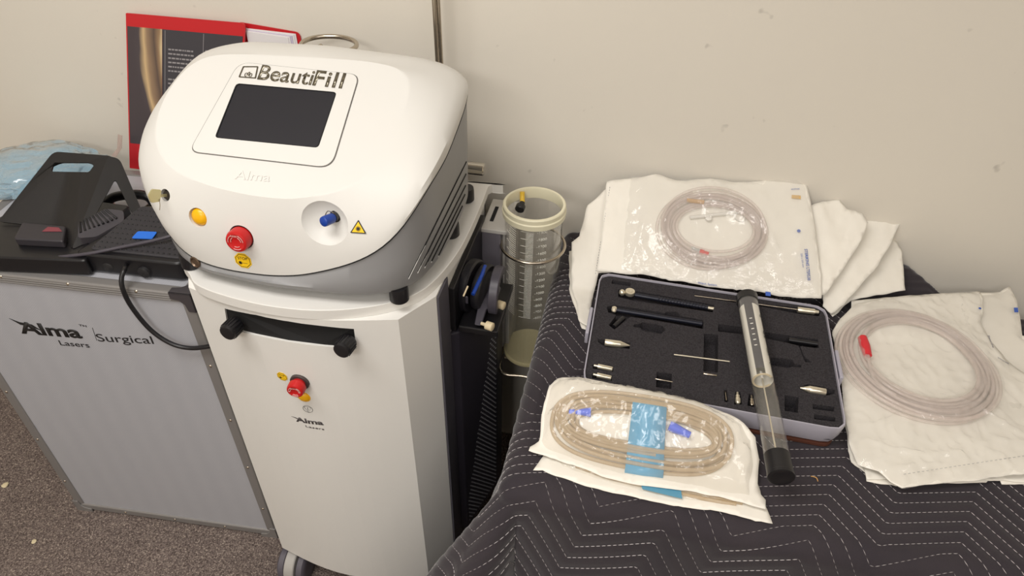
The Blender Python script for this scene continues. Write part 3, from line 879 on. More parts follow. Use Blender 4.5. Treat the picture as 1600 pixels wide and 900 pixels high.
bot = ringfit([(-0.505,0.724,0.916),(-0.374,0.733,0.916),(-0.325,0.746,0.916),(-0.295,0.773,0.916),(-0.278,0.842,0.916),(-0.276,0.957,0.916),(-0.280,1.043,0.916),(-0.306,1.077,0.916),(-0.507,1.081,0.916),(-0.708,1.077,0.916),(-0.735,1.043,0.916),(-0.737,0.938,0.916),(-0.713,0.813,0.916),(-0.670,0.753,0.916),(-0.616,0.734,0.916)], 12)
seam = ringfit([(-0.675,0.754,0.954),(-0.632,0.737,0.935),(-0.576,0.732,0.930),(-0.507,0.733,0.930),(-0.454,0.733,0.940),(-0.383,0.736,0.968),(-0.335,0.745,0.992),(-0.304,0.759,1.021),(-0.281,0.790,1.064),(-0.271,0.878,1.076),(-0.271,1.005,1.107),(-0.282,1.062,1.122),(-0.335,1.091,1.122),(-0.507,1.096,1.122),(-0.689,1.091,1.122),(-0.742,1.053,1.112),(-0.758,0.957,1.083),(-0.748,0.861,1.045),(-0.713,0.792,0.992)], 10)
Ap = [(-0.463,0.754),(-0.411,0.767),(-0.370,0.787),(-0.347,0.833),(-0.335,0.904),(-0.337,0.943),(-0.359,0.962),(-0.421,0.965),(-0.507,0.962),(-0.603,0.957),(-0.665,0.952),(-0.691,0.928),(-0.706,0.880),(-0.701,0.828),(-0.675,0.790),(-0.634,0.769),(-0.580,0.758),(-0.520,0.753)]
Ar = ringfit([(x, y, plz(y)) for x, y in Ap], 8)
mid = ringfit([(-0.675,0.750,1.011),(-0.632,0.741,0.997),(-0.576,0.737,0.992),(-0.507,0.737,0.992),(-0.454,0.740,0.999),(-0.383,0.746,1.016),(-0.335,0.761,1.035),(-0.304,0.777,1.064),(-0.285,0.823,1.093),(-0.279,0.890,1.112),(-0.281,0.976,1.136),(-0.301,1.029,1.145),(-0.354,1.038,1.155),(-0.507,1.038,1.160),(-0.651,1.034,1.155),(-0.723,1.014,1.141),(-0.753,0.957,1.102),(-0.753,0.871,1.074),(-0.732,0.804,1.045)], 8)
def loft(rings, capb=True, capt=True):
    bm = NB(); vr = [[bm.verts.new(tuple(p)) for p in R] for R in rings]
    for a, b in zip(vr, vr[1:]):
        for i in range(NA):
            j = (i+1) % NA; bm.faces.new((a[i], a[j], b[j], b[i]))
    if capb: bm.faces.new(vr[0][::-1])
    if capt: bm.faces.new(vr[-1])
    return bm
cc = np.array([CC.x, CC.y, 0])
def shrink(R, k, plane=False):
    c = R.mean(0); S = c + (R-c)*k
    if plane: S[:, 2] = plz(S[:, 1])
    return S
# white shell: interpolate seam -> mid -> A with a soft shoulder
def bez(a, b, c, t): return a*(1-t)**2 + b*2*t*(1-t) + c*t*t
ctrl = mid.copy()
rings = [shrink(seam, .9), shrink(seam, .985), seam]
ctr = 2*mid - .5*(seam+Ar)
for t in (.12, .3, .5, .68, .84, .94, .985): rings.append(bez(seam, ctr, Ar, t))
rings += [Ar, shrink(Ar, .985, True), shrink(Ar, .95, True), shrink(Ar, .9, True)]
for k in (.75, .5, .25): rings.append(shrink(Ar, k, True))
bm = loft(rings); shell = obj('top_shell', bm, WHITE2, con, smooth=60)
tree0 = bvh(shell)
cuts = []
# dished fibre port recess
rp_, rn = hit(508, 349, tree0); rn0 = rn
cb_ = NB(); bmesh.ops.create_uvsphere(cb_, u_segments=48, v_segments=32, radius=.046, matrix=Matrix.Translation(rp_ + rn*.031))
cuts.append(obj('cut', cb_, None))
# recesses of key, lens and button
kp, kn_ = hit(258, 305, tree0)
cb_ = NB(); lathe(cb_, kp-kn_*.012, kn_, [(0, .009), (.04, .009)], 32); cuts.append(obj('cut', cb_, None))
lp, ln = hit(309, 340, tree0)
cb_ = NB(); lathe(cb_, lp-ln*.006, ln, [(0, .014), (.04, .018)], 32); cuts.append(obj('cut', cb_, None))
sp_, sn_ = hit(377, 371, tree0)
cb_ = NB(); lathe(cb_, sp_-sn_*.010, sn_, [(0, .0185), (.04, .0195)], 32); cuts.append(obj('cut', cb_, None))
boolcut(shell, cuts)
me = shell.data
bm = NB(); bm.from_mesh(me)
for f in bm.faces: f.smooth = True
for e in bm.edges: e.smooth = not (len(e.link_faces) == 2 and e.calc_face_angle(0) > math.radians(32))
bm.to_mesh(me); bm.free()
# grey lower shell
gs = shrink(seam, .992); gs[:, 2] -= .0018
gm = (bot+gs)/2; gm[:, :2] = gm[:, :2] + (gm[:, :2]-cc[:2])*.006
b2 = bot.copy(); b2[:, 2] = .9168; b3 = shrink(b2, 1.0); b3[:, 2] = .9235; b3[:, :2] = cc[:2]+(b3[:, :2]-cc[:2])*1.006
bb = shrink(bot, .985); bb[:, 2] = .914
lowr = loft([shrink(bb, .9), bb, b3, gm, gs, shrink(gs, .9)])
low = obj('lower_shell', lowr, GREY, con, smooth=50)
low_t = bvh(low)
# thin dark gap line along the seam
g2 = shrink(seam, .9985); g2[:, 2] -= .0008
bm = NB(); tube(bm, [Vector(tuple(p)) for p in g2], .0011, 6, closed=True); obj('seam_gap', bm, MATTE, con)
# bezel, screen and logo on the sloping top
PN = Vector((0, -.554, 1)).normalized(); PO = Vector((0, .9072, 1.1406))
def TP(x, y, e=0): return PL(x, y, PO + PN*e, PN)
PUP = Vector((0, 1, .554)).normalized(); PRT = Vector((1, 0, 0))
bo = roundpoly([TP(374, 97), TP(563, 117), TP(519, 264), TP(295, 238)], [.020, .016, .022, .016], 8)
bo = [p + PN*.0002 for p in bo]
bm = NB(); ringprism(bm, [p for p in bo], [bo[0].lerp(sum(bo, Vector())/len(bo), 0)*1 if False else p.lerp(sum(bo, Vector())/len(bo), .012) for p in bo], PN*.0006, 160)
obj('panel_joint', bm, mat('joint_grey', (95, 92, 88), .6), con, smooth=0)
s_o = roundpoly([TP(370, 131), TP(527, 145), TP(498, 232), TP(336, 216)], .006, 6)
inner = s_o
bo2 = [p.lerp(sum(bo, Vector())/len(bo), .013) for p in bo]
bm = NB(); ringprism(bm, bo2, inner, PN*.0016, 200); obj('bezel', bm, WHITE2, con, smooth=0)
SCR = mat('screen_glass', (36, 36, 42), .28, spec=.6)
bm = NB(); prism(bm, [p + PN*.0003 for p in s_o], PN*.0005); obj('screen', bm, SCR, con, smooth=0)
so2 = [p.lerp(sum(s_o, Vector())/len(s_o), .022) for p in s_o]
bm = NB(); ringprism(bm, [p + PN*.0017 for p in s_o], [p + PN*.0017 for p in so2], PN*-.0008, 120); obj('screen_gasket', bm, MATTE, con, smooth=0)
LOGOG = mat('logo_pewter', (124, 118, 104), .22, metal=.85)
a, b = TP(402, 124, .0018), TP(486, 133, .0018)
text('logo_text', 'Beauti', a, b-a, PUP, .0265, LOGOG, con, width=(b-a).length, ext=.0010, bold=.006)
a, b = TP(488, 133, .0018), TP(534, 138, .0018)
text('logo_text', 'Fill', a, b-a, PUP, .0265, LOGOG, con, width=(b-a).length, ext=.0010, bold=.016, spacing=1.12)
lo = [TP(380, 104, .0018), TP(404, 104, .0018), TP(400, 123, .0018), TP(373, 121, .0018)]
lc = sum(lo, Vector())/4
bm = NB(); ringprism(bm, roundpoly(lo, .001), [p.lerp(lc, .14) for p in roundpoly(lo, .001)], PN*.001, 64); obj('logo_frame', bm, LOGOG, con, smooth=0)
bm = NB()
c = TP(388, 117, .0022)
def loopcurve(c, a1, a2, s, ph):
    return [c + PRT*(s*math.sin(t)*a1) + PUP*(s*math.sin(2*t+ph)*a2) for t in [2*math.pi*k/28 for k in range(28)]]
tube(bm, loopcurve(c, 1, .55, .0055, 0), .0006, 6, closed=True)
tube(bm, loopcurve(c+PUP*.002, .6, .8, .004, 1.2), .0005, 6, closed=True)
obj('logo_emblem', bm, LOGOG, con)
# embossed maker's name, same white plastic
surf_text('embossed_name', 'Alma', 366, 280, 421, 284, .0145, bvh(shell), con, WHITE2, bold=.0, ext=.0007)
st = bvh(shell)
# key
bm = NB(); lathe(bm, kp-kn_*.010, kn_, [(0, .0085), (.004, .0085), (.005, .006), (.008, .006)], 24); obj('key_switch', bm, mat('key_switch_metal', (70, 66, 62), .35, metal=.8), con)
KM = mat('key_brass', (205, 196, 150), .35, metal=.6)
bm = NB(); r_, u_, n_ = frame(kp, kn_)
k0 = kp - kn_*.004
prism(bm, [k0-u_*.002, k0+u_*.002, k0+u_*.002+kn_*.012, k0-u_*.002+kn_*.012], r_*.0015)
kc = kp + kn_*.012
hd_ = roundpoly([kc+u_*.009-kn_*.003, kc+u_*.011+kn_*.013, kc+u_*.002+kn_*.019, kc-u_*.009+kn_*.013, kc-u_*.008-kn_*.002], .003)
prism(bm, hd_, r_*.002); obj('key', bm, KM, con, smooth=0)
bm = NB(); tube(bm, catmull([kc+r_*.002-u_*.004, kc+r_*.004-u_*.012, kc+r_*.004-u_*.02], 4), .0006, 6); obj('key_ring', bm, CHROME, con)
# amber lens
bm = NB(); lathe(bm, lp-ln*.0075, ln, [(0, .0135), (.002, .0135), (.006, .0115), (.0085, .007), (.0095, 0)], 32); obj('amber_lens', bm, YEL, con)
# stop button set in its recess
def stopb2():
    p = sp_ - sn_*.007; n_ = (sn_ + Vector((0, 0, .0))).normalized(); r = .0170
    tree = st
    bm = NB(); lathe(bm, p-n_*.003, n_, [(0, .0185), (.003, .0185), (.0035, .016)], 32); obj('button_collar', bm, mat('collar_grey', (70, 60, 58), .5), con)
    bm = NB(); lathe(bm, p, n_, [(0, r*.8), (.004, r*.8), (.006, r), (.018, r), (.0215, r*.92), (.0225, r*.75), (.021, r*.55), (.0215, 0)], 40)
    b = obj('stop_button', bm, RED, con)
    r_, u_, n2 = frame(p, n_)
    top = p + n_*.0229
    for a0 in (.1, 2.2, 4.3):
        bm = NB()
        tube(bm, [top + (r_*math.cos(a0+k*.13)+u_*math.sin(a0+k*.13))*r*.68 for k in range(9)] , .0005, 6)
        tube(bm, [top + (r_*math.cos(a0+k*.13)+u_*math.sin(a0+k*.13))*r*.46 - n_*.0008 for k in range(9)], .0005, 6)
        obj('button_mark', bm, MATS['pink_mark'], b)
    text('button_text', 'RESET', top - r_*r*.38 + u_*r*.5 , r_, u_, r*.15, MATS['pink_mark'], b, width=r*.76, ext=.0002)
stopb2()
octagon(con, 380, 407, .0138, st)
# fibre port with blue cap
dp, dn = hit(524, 338, st)
bm = NB(); lathe(bm, dp-dn*.002, rn0, [(0, .0085), (.004, .0085), (.0045, .0065), (.012, .0065)], 28); obj('fibre_port', bm, mat('port_dark', (50, 48, 50), .35, metal=.6), con)
bm = NB(); ax = (rn0 + Vector((-.35, 0, -.10))).normalized()
lathe(bm, dp+rn0*.006, ax, [(0, .0060), (.004, .0072), (.018, .0076), (.021, .0070), (.0225, .005), (.0225, 0)], 28); obj('port_cap', bm, BLUEC, con)
bm = NB(); r_, u_, n_ = frame(dp, rn0)
tube(bm, catmull([dp+rn0*.006+u_*.006, dp+rn0*.012+u_*.010-r_*.006, dp+rn0*.018+u_*.004-r_*.008], 4), .0007, 6); obj('cap_chain', bm, CHROME, con)
# laser warning triangle
p, n_ = hit(560, 355, st); r_, u_, n_ = frame(p, n_)
T_ = [p+n_*.0004+q for q in (u_*.0105, r_*.0115-u_*.0085, r_*-.0115-u_*.0085)]
bm = NB(); prism(bm, roundpoly(T_, .0012), n_*.0003); tri = obj('warning_sticker', bm, INK, con, smooth=0)
tc_ = sum(T_, Vector())/3
bm = NB(); prism(bm, [q.lerp(tc_, .22)+n_*.0003 for q in T_], n_*.0002); obj('sticker_field', bm, YSTK, tri, smooth=0)
bm = NB()
for k in range(8):
    a = math.pi*k/8; d = (r_*math.cos(a)+u_*math.sin(a)); s = n_.cross(d)*.0003; c0 = tc_+n_*.0006; q = d*.0038
    prism(bm, [c0-q-s, c0+q-s, c0+q+s, c0-q+s], n_*.0001)
lathe(bm, tc_+n_*.0005, n_, [(0, .0016), (.0003, .0016)], 12)
obj('sticker_burst', bm, INK, tri, smooth=0)
# side vents: long slanting slits in the lower shell
vl = [((639, 433), (728, 253)), ((653, 424), (727.5, 272)), ((664, 416), (727, 290)), ((674, 408), (726, 304)), ((685, 399), (722, 322))]
for (x0, y0), (x1, y1) in vl:
    pts = []
    for k in range(15):
        t = k/14; h_ = hit(x0+(x1-x0)*t, y0+(y1-y0)*t, low_t)
        if h_[0] is not None: pts.append(h_[0] + h_[1]*.0002)
    bm = NB(); tube(bm, pts, .0014, 6); obj('vent_slit', bm, MATTE, con)
    bm = NB(); tube(bm, [p + Vector((0, -.0022, -.0016)) for p in pts], .0006, 6); obj('vent_lip', bm, mat('light_edge', (205, 203, 200), .4), con)
# socket at the lower left and feet
p, n_ = hit(306, 409, low_t)
bm = NB(); lathe(bm, p-n_*.003, n_, [(0, .0095), (.005, .0095), (.006, .0075), (.004, .006), (.004, 0)], 24); obj('side_socket', bm, mat('socket_bronze', (110, 92, 76), .35, metal=.7), con)
for x, y in ((-.321, .766), (-.667, .772), (-.290, .943), (-.292, 1.053), (-.69, 1.043)):
    bm = NB(); lathe(bm, (x, y, .8912), (0, 0, 1), [(0, .0130), (.002, .0148), (.021, .0148), (.026, .0138)], 28); obj('rubber_foot', bm, BLACK, con)

# ------------------------------------------------------------------ canister
can = thing('suction_canister', 'clear graduated plastic canister with a cream rim standing in the steel ring', 'canister', (KC.x, KC.y, .5105))
def canwall(z0, z1, ro, ri, seg=64):
    bm = NB(); lathe(bm, KC+Vector((0, 0, z0)), (0, 0, 1), [(0, ro), (z1-z0, ro*1.02), (z1-z0, ri*1.02), (0, ri)], seg, cap=False); return bm
bm = canwall(KZ0, KZ1, KR-.001, KR-.0025); obj('cylinder', bm, CLEARW, can, smooth=60)
bm = NB(); lathe(bm, KC+Vector((0, 0, .5105)), (0, 0, 1), [(0, .047), (.003, .0525), (.010, KR+.0005), (.014, KR-.0008), (.014, .030), (.008, 0)], 64)
obj('base_disc', bm, clearmat('frosted_base', (214, 204, 160), .25, .3, .5), can)
bm = NB(); lathe(bm, KC+Vector((0, 0, KZ1-.014)), (0, 0, 1), [(0, KR+.0002), (0, KR+.0045), (.010, KR+.0052), (.012, KR+.0035), (.020, KR+.0040), (.022, KR+.0025), (.022, KR-.0015), (.018, KR-.003), (0, KR-.0015), (0, KR+.0002)], 72, cap=False)
obj('rim', bm, CREAM, can)
WM = mat('scale_print', (236, 234, 224), .6)
def wrap(bm_pts, th0, rr): pass
def cpt(s, z, rr): a = s/rr; return KC + Vector((rr*math.cos(a), rr*math.sin(a), z))
th0 = math.radians(-78)
zt = [V(845, 366, KC.y-KR).z, V(838, 499, KC.y-KR).z]
labels = [1900, 1800, 1700, 1600, 1500, 1400, 1300, 1200, 1100, 1000, 900, 800, 700, 600]
RR = KR+.0006
bm = NB()
step = (zt[0]-zt[1])/13
for k in range(0, 66):
    z = zt[0]-k*step/5
    L_ = .024 if k % 5 == 0 else .014
    for sgn in (1,):
        s1 = RR*th0 - .002; s0 = s1-L_
        pts = [cpt(s0+(s1-s0)*q/4, z, RR) for q in range(5)]
        tube(bm, pts, .00035, 4)
obj('scale_ticks', bm, WM, can, smooth=0)['kind'] = 'stuff'
bm = NB()
for k in range(0, 44):
    z = zt[0]-k*step/3.3
    L_ = .026 if k % 4 == 0 else .018
    s1 = RR*th0 - .036; s0 = s1-L_
    tube(bm, [cpt(s0+(s1-s0)*q/4, z+.004*(1-q/4), RR) for q in range(5)], .00035, 4)
obj('scale_ticks', bm, WM, can, smooth=0)['kind'] = 'stuff'
for k, n_ in enumerate(labels):
    z = zt[0]-k*step
    def pj_(q, N, z=z):
        s = RR*th0 + .004 + (q.x); return cpt(s, z-.0025+q.z, RR)
    t = text('scale_number', '-%d' % n_, (0, 0, 0), (1, 0, 0), (0, 0, 1), .0058, WM, can, width=.019 if n_ >= 1000 else .016, ext=0.0, bold=.01, project=pj_)
# port inside the far wall
pp = V(816, 317, KC.y+.020)
bm = NB(); lathe(bm, pp, (-.1, -1, -.2), [(0, .005), (.008, .0055), (.0085, .0088), (.018, .0088), (.0195, .007)], 20); obj('port_plug', bm, BLACK, can)
bm = NB(); tube(bm, catmull([pp+Vector((0, .002, 0)), pp+Vector((-.002, .010, .006)), pp+Vector((-.003, .014, .015))], 4), .0045, 12); obj('port_nozzle', bm, mat('yellow_plastic', (226, 186, 60), .4), can)

# ------------------------------------------------------------------ quilted moving blanket
TZ = .72
TX0, TX1, TY0, TY1 = -.100, 1.25, .612, 1.241
FL, SR = math.radians(14), .017
fdir = np.array([math.cos(FL), math.sin(FL)]); fn = np.array([-math.sin(FL), math.cos(FL)])
AN = np.array([.40, .627])                       # one bend point of the stitching
PU, DU, DW = .115, .036, -.080                   # flat run, slanting run
SV = np.array([-.0130, -.0158])                  # from one line to the next
def zig(u):
    P = PU+DU; k = np.floor(u/P); r = u-k*P
    return k*DW + np.where(r < PU, 0, (r-PU)/DU*DW)
def kfield(s, t):
    d = np.stack([s-AN[0], t-AN[1]], -1); u = d@fdir; w_ = d@fn
    lo = np.full(u.shape, -160.); hi = np.full(u.shape, 160.)
    for _ in range(36):
        m_ = (lo+hi)/2
        g = w_ - m_*SV[1] - zig(u - m_*SV[0])
        lo = np.where(g < 0, m_, lo); hi = np.where(g < 0, hi, m_)
    return (lo+hi)/2
def drape(s, t):
    """cloth coordinates to room coordinates"""
    s = np.asarray(s, float); t = np.asarray(t, float)
    dx = np.maximum(TX0-s, 0); dy = np.maximum(TY0-t, 0)
    dy = dy*1.55; dx = dx*1.35                                      # wider quilting on the front drop
    r = np.hypot(dx, dy); ph = np.arctan2(dy, dx)    # 0: left side, pi/2: front
    Rr = .032
    lean_l = .02 + .20*np.clip((1.0-t)/.25, 0, 1)*1.0
    lean = np.where(dx <= 0, .10, np.where(dy <= 0, lean_l*np.clip((r-.04)/.12, 0, 1)*.75, 0))
    corner = np.sin(2*ph)
    lean_c = .10*np.sin(ph)**2 + .22*np.cos(ph)**2 + .42*np.clip(corner, 0, 1)**1.2
    lean = np.where((dx > 0) & (dy > 0), lean_c, lean)
    a = np.minimum(r/Rr, math.pi/2)
    rest = np.maximum(r-Rr*math.pi/2, 0)
    # folds running down the drop
    fold = .010*np.sin(t*21+1.0)*np.clip(rest/.15, 0, 1)*(dx > 0)*(dy <= 0) + .008*np.sin(s*17+.6)*np.clip(rest/.15, 0, 1)*(dy > 0)*(dx <= 0)
    fold = fold + .018*np.sin(ph*7)*np.clip(rest/.2, 0, 1)*(dx > 0)*(dy > 0)
    out = Rr*np.sin(a) + rest*lean + fold
    dz = Rr*(1-np.cos(a)) + rest*np.sqrt(np.maximum(1-lean**2, .1))
    cx = np.maximum(s, TX0); cy = np.maximum(t, TY0)
    ux = np.where(r > 0, dx/np.maximum(r, 1e-9), 0); uy = np.where(r > 0, dy/np.maximum(r, 1e-9), 0)
    x = cx - ux*(out) + Rr*.0; y = cy - uy*out; z = TZ - dz
    # soft unevenness of the padding and the sagging edge
    z = z + .0022*np.sin(s*9+t*4)*np.sin(t*13+1)*(r <= 0)
    z = z - .006*np.clip((TY0+.05-t)/.05, 0, 1)*(r <= 0)*0
    return np.stack([x, y, z], -1)
def blanketmat():
    m, n, o = nt('quilted_cloth')
    b = n.nodes.new('ShaderNodeBsdfPrincipled'); b.inputs['Roughness'].default_value = .85
    b.inputs['Sheen Weight'].default_value = .35; b.inputs['Sheen Roughness'].default_value = .4
    b.inputs['Specular IOR Level'].default_value = .2
    uv = n.nodes.new('ShaderNodeUVMap')
    nz = n.nodes.new('ShaderNodeTexNoise'); nz.inputs['Scale'].default_value = 12; nz.inputs['Detail'].default_value = 5
    n.links.new(uv.outputs[0], nz.inputs[0])
    mx = n.nodes.new('ShaderNodeMix'); mx.data_type = 'RGBA'
    mx.inputs[6].default_value = srgb((46, 42, 48)); mx.inputs[7].default_value = srgb((60, 54, 57))
    n.links.new(nz.outputs[0], mx.inputs[0]); n.links.new(mx.outputs[2], b.inputs['Base Color'])
    n2 = n.nodes.new('ShaderNodeTexNoise'); n2.inputs['Scale'].default_value = 900; n.links.new(uv.outputs[0], n2.inputs[0])
    bp = n.nodes.new('ShaderNodeBump'); bp.inputs['Strength'].default_value = .5; bp.inputs['Distance'].default_value = .001
    n.links.new(n2.outputs[0], bp.inputs['Height']); n.links.new(bp.outputs[0], b.inputs['Normal'])
    n.links.new(b.outputs[0], o.inputs[0]); return m
sa = np.arange(TX0-.50, TX1+.001, .0042); ta = np.arange(TY0-.50, TY1+.0001, .0042)
S, T = np.meshgrid(sa, ta, indexing='ij')
def tlim(s):
    s = np.asarray(s, float); q = np.clip((s-.545)/.075, 0, 1)
    return 1.243 - .062*q*q - .10*np.maximum(s-.62, 0)
LIM = tlim(S); T0_ = T.copy(); T = np.minimum(T, LIM)
P3 = drape(S, T)
gx = np.gradient(P3, axis=0); gy = np.gradient(P3, axis=1); Nn = np.cross(gx, gy); Nn /= np.maximum(np.linalg.norm(Nn, axis=-1, keepdims=True), 1e-9)
K = kfield(S, T)
P3[..., 2] += .026*np.exp(-((S-.515)/.085)**2)*np.clip((T-1.13)/.09, 0, 1)**1.5
P3[..., 2] -= .05*np.clip(1-(LIM-T)/.025, 0, 1)**2*np.clip((S-.55)/.05, 0, 1)
P3 = P3 + Nn*(.0020*np.abs(np.sin(np.pi*K))**1.1)[..., None]
def keep(s, t):
    # rounded back right corner where the blanket ends short of the wall
    return t < float(tlim(s)) and not (s > TX1) and not (s > .40 and t > 1.125)
ns, ntt = S.shape
verts = P3.reshape(-1, 3).tolist(); faces = []
for i in range(ns-1):
    for j in range(ntt-1):
        if T0_[i, j] < LIM[i, j] and T0_[i+1, j] < LIM[i+1, j]+.004: faces.append((i*ntt+j, (i+1)*ntt+j, (i+1)*ntt+j+1, i*ntt+j+1))
me = bpy.data.meshes.new('moving_blanket'); me.from_pydata(verts, [], faces)
uvl = me.uv_layers.new(name='UVMap')
ST = np.stack([S, T], -1).reshape(-1, 2)
li = np.empty(len(me.loops), dtype=np.int32); me.loops.foreach_get('vertex_index', li)
uvl.data.foreach_set('uv', ST[li].astype(np.float32).ravel())
me.polygons.foreach_set('use_smooth', [True]*len(me.polygons))
bm = NB(); bm.from_mesh(me)
for v in [v for v in bm.verts if not v.link_faces]: bm.verts.remove(v)
bm.to_mesh(me); bm.free()
blk = link('moving_blanket', me, blanketmat())
tag(blk, 'dark grey quilted moving blanket with white zigzag stitching draped over the table', 'blanket')
so = blk.modifiers.new('thickness', 'SOLIDIFY'); so.thickness = .005; so.offset = -1
# stitching: short raised threads following the zigzag
dash, gap, hw, hh = .0068, .0011, .00048, .0003
sv, sf = [], []
for k in range(-75, 90):
    base = AN + 0
    u0 = -1.6
    pts = []
    P_ = PU+DU
    for q in range(-14, 15):
        for uu in (q*P_, q*P_+PU):
            w_ = float(zig(np.array(uu+1e-9)))
            pts.append(base + k*(fdir*SV[0]+fn*SV[1])*1.0 + fdir*uu + fn*w_)
    pts = np.array(pts)
    seg = np.diff(pts, axis=0); ln_ = np.hypot(seg[:, 0], seg[:, 1])
    cum = np.concatenate([[0], np.cumsum(ln_)])
    d = 0.0; n_d = int(cum[-1]/(dash+gap))
    dd = np.arange(n_d)*(dash+gap)
    def at(x): return np.stack([np.interp(x, cum, pts[:, 0]), np.interp(x, cum, pts[:, 1])], -1)
    a = at(dd); b = at(dd+dash)
    okm = (a[:, 0] > TX0-.485) & (a[:, 0] < TX1-.02) & (a[:, 1] > TY0-.485) & (a[:, 1] < TY1-.012)
    a = a[okm]; b = b[okm]
    if len(a) == 0: continue
    e = 1e-3
    pa = drape(a[:, 0], a[:, 1]); pb = drape(b[:, 0], b[:, 1])
    na = np.cross(drape(a[:, 0]+e, a[:, 1])-pa, drape(a[:, 0], a[:, 1]+e)-pa); na /= np.linalg.norm(na, axis=1, keepdims=True)
    for i in range(len(a)):
        if not keep(a[i, 0], a[i, 1]+.022): continue
        if abs(pb[i]-pa[i]).max() > .02: continue
        A_, B_, N_ = pa[i], pb[i], na[i]; D_ = B_-A_; ln2 = np.linalg.norm(D_)
        if ln2 < 1e-5: continue
        sd = np.cross(N_, D_/ln2)*hw; up = N_*.0007; tp2 = N_*(.0012+hh)
        i0 = len(sv); M_ = (A_+B_)/2
        sv += [tuple(A_+up), tuple(M_+sd+up), tuple(B_+up), tuple(M_-sd+up), tuple(M_+tp2+D_*.28), tuple(M_+tp2-D_*.28)]
        sf += [(i0, i0+1, i0+5), (i0+1, i0+4, i0+5), (i0+1, i0+2, i0+4), (i0+2, i0+3, i0+4), (i0+3, i0+5, i0+4), (i0+3, i0, i0+5)]
me = bpy.data.meshes.new('stitching'); me.from_pydata(sv, [], sf)
sto = link('stitching', me, mat('thread', (178, 172, 172), .8), blk); sto['kind'] = 'stuff'

# ------------------------------------------------------------------ wrinkled sheets
def inpoly(x, y, poly):
    c = False; n = len(poly)
    for i in range(n):
        x1, y1 = poly[i]; x2, y2 = poly[(i+1) % n]
        if (y1 > y) != (y2 > y) and x < (x2-x1)*(y-y1)/(y2-y1)+x1: c = not c
    return c
def sheet(nm, poly, g, m, par, h=lambda x, y, e: 0, amp=.003, seed=0, step=.006, th=.0006, edge_j=.0012, fine=.0, wf=14):
    """poly: room points (x, y) of the outline; g: the surface it lies on; h: extra height (x, y, distance to edge)"""
    pl = []
    for i in range(len(poly)):
        a = Vector(poly[i][:2]); b = Vector(poly[(i+1) % len(poly)][:2]); L_ = (b-a).length; k = max(1, int(L_/step))
        nr = Vector((-(b-a).y, (b-a).x)).normalized()
        for q in range(k):
            p = a.lerp(b, q/k); j = noise.noise(Vector((p.x*40, p.y*40, seed)))*edge_j*2*min(1, q, k-q)
            pl.append(p + nr*j)
    P_ = [(p.x, p.y) for p in pl]
    pts = [Vector(p) for p in P_]; nb = len(pts)
    xs = [p[0] for p in P_]; ys = [p[1] for p in P_]
    x = min(xs); r = random.Random(seed)
    A_ = np.array(P_)
    B_ = np.roll(A_, -1, 0)
    def edist(x, y):
        d = B_-A_; t = np.clip(((x-A_[:, 0])*d[:, 0]+(y-A_[:, 1])*d[:, 1])/np.maximum((d**2).sum(1), 1e-12), 0, 1)
        return float(np.sqrt((x-A_[:, 0]-t*d[:, 0])**2+(y-A_[:, 1]-t*d[:, 1])**2).min())
    while x < max(xs):
        y = min(ys)
        while y < max(ys):
            qx, qy = x+r.uniform(-.3, .3)*step, y+r.uniform(-.3, .3)*step
            if inpoly(qx, qy, P_) and edist(qx, qy) > step*.45: pts.append(Vector((qx, qy)))
            y += step
        x += step
    vo, _, fo_, *_r = delaunay_2d_cdt(pts, [], [list(range(nb))], 1, 1e-6)
    bm = NB(); vs = []
    for v in vo:
        e = edist(v.x, v.y)
        n1 = noise.noise(Vector((v.x*wf, v.y*wf, seed*3.7)))
        n2 = 1-abs(noise.noise(Vector((v.x*wf*1.7+5, v.y*wf*1.1, seed*1.3))))*2.2
        n3 = 1-abs(noise.noise(Vector((v.x*60, v.y*45, seed*2.1))))*2.5
        ef = 1 if th else .25+.75*min(1, e/.012)
        z = g(v.x, v.y) + h(v.x, v.y, e) + (0 if th else .0016) + ef*amp*(n1*.9 + max(n2, 0)*.55 + .6) + fine*max(n3, 0)*min(1, e/.01)
        vs.append(bm.verts.new((v.x, v.y, z)))
    for f in fo_: 
        try: bm.faces.new([vs[i] for i in f])
        except ValueError: pass
    for v in [v for v in bm.verts if not v.link_faces]: bm.verts.remove(v)
    if th:
        o = obj(nm, bm, m, par, smooth=70)
        if o.data.polygons and sum(p.normal.z for p in o.data.polygons) < 0: o.data.flip_normals()
        s_ = o.modifiers.new('thickness', 'SOLIDIFY'); s_.thickness = th; s_.offset = -1
    else:
        o = obj(nm, bm, m, par, smooth=70)
        if sum(p.normal.z for p in o.data.polygons) < 0: o.data.flip_normals()
    return o
def pxpoly(px, g): 
    return [(q.x, q.y) for q in (ONS(x, y, g) for x, y in px)]
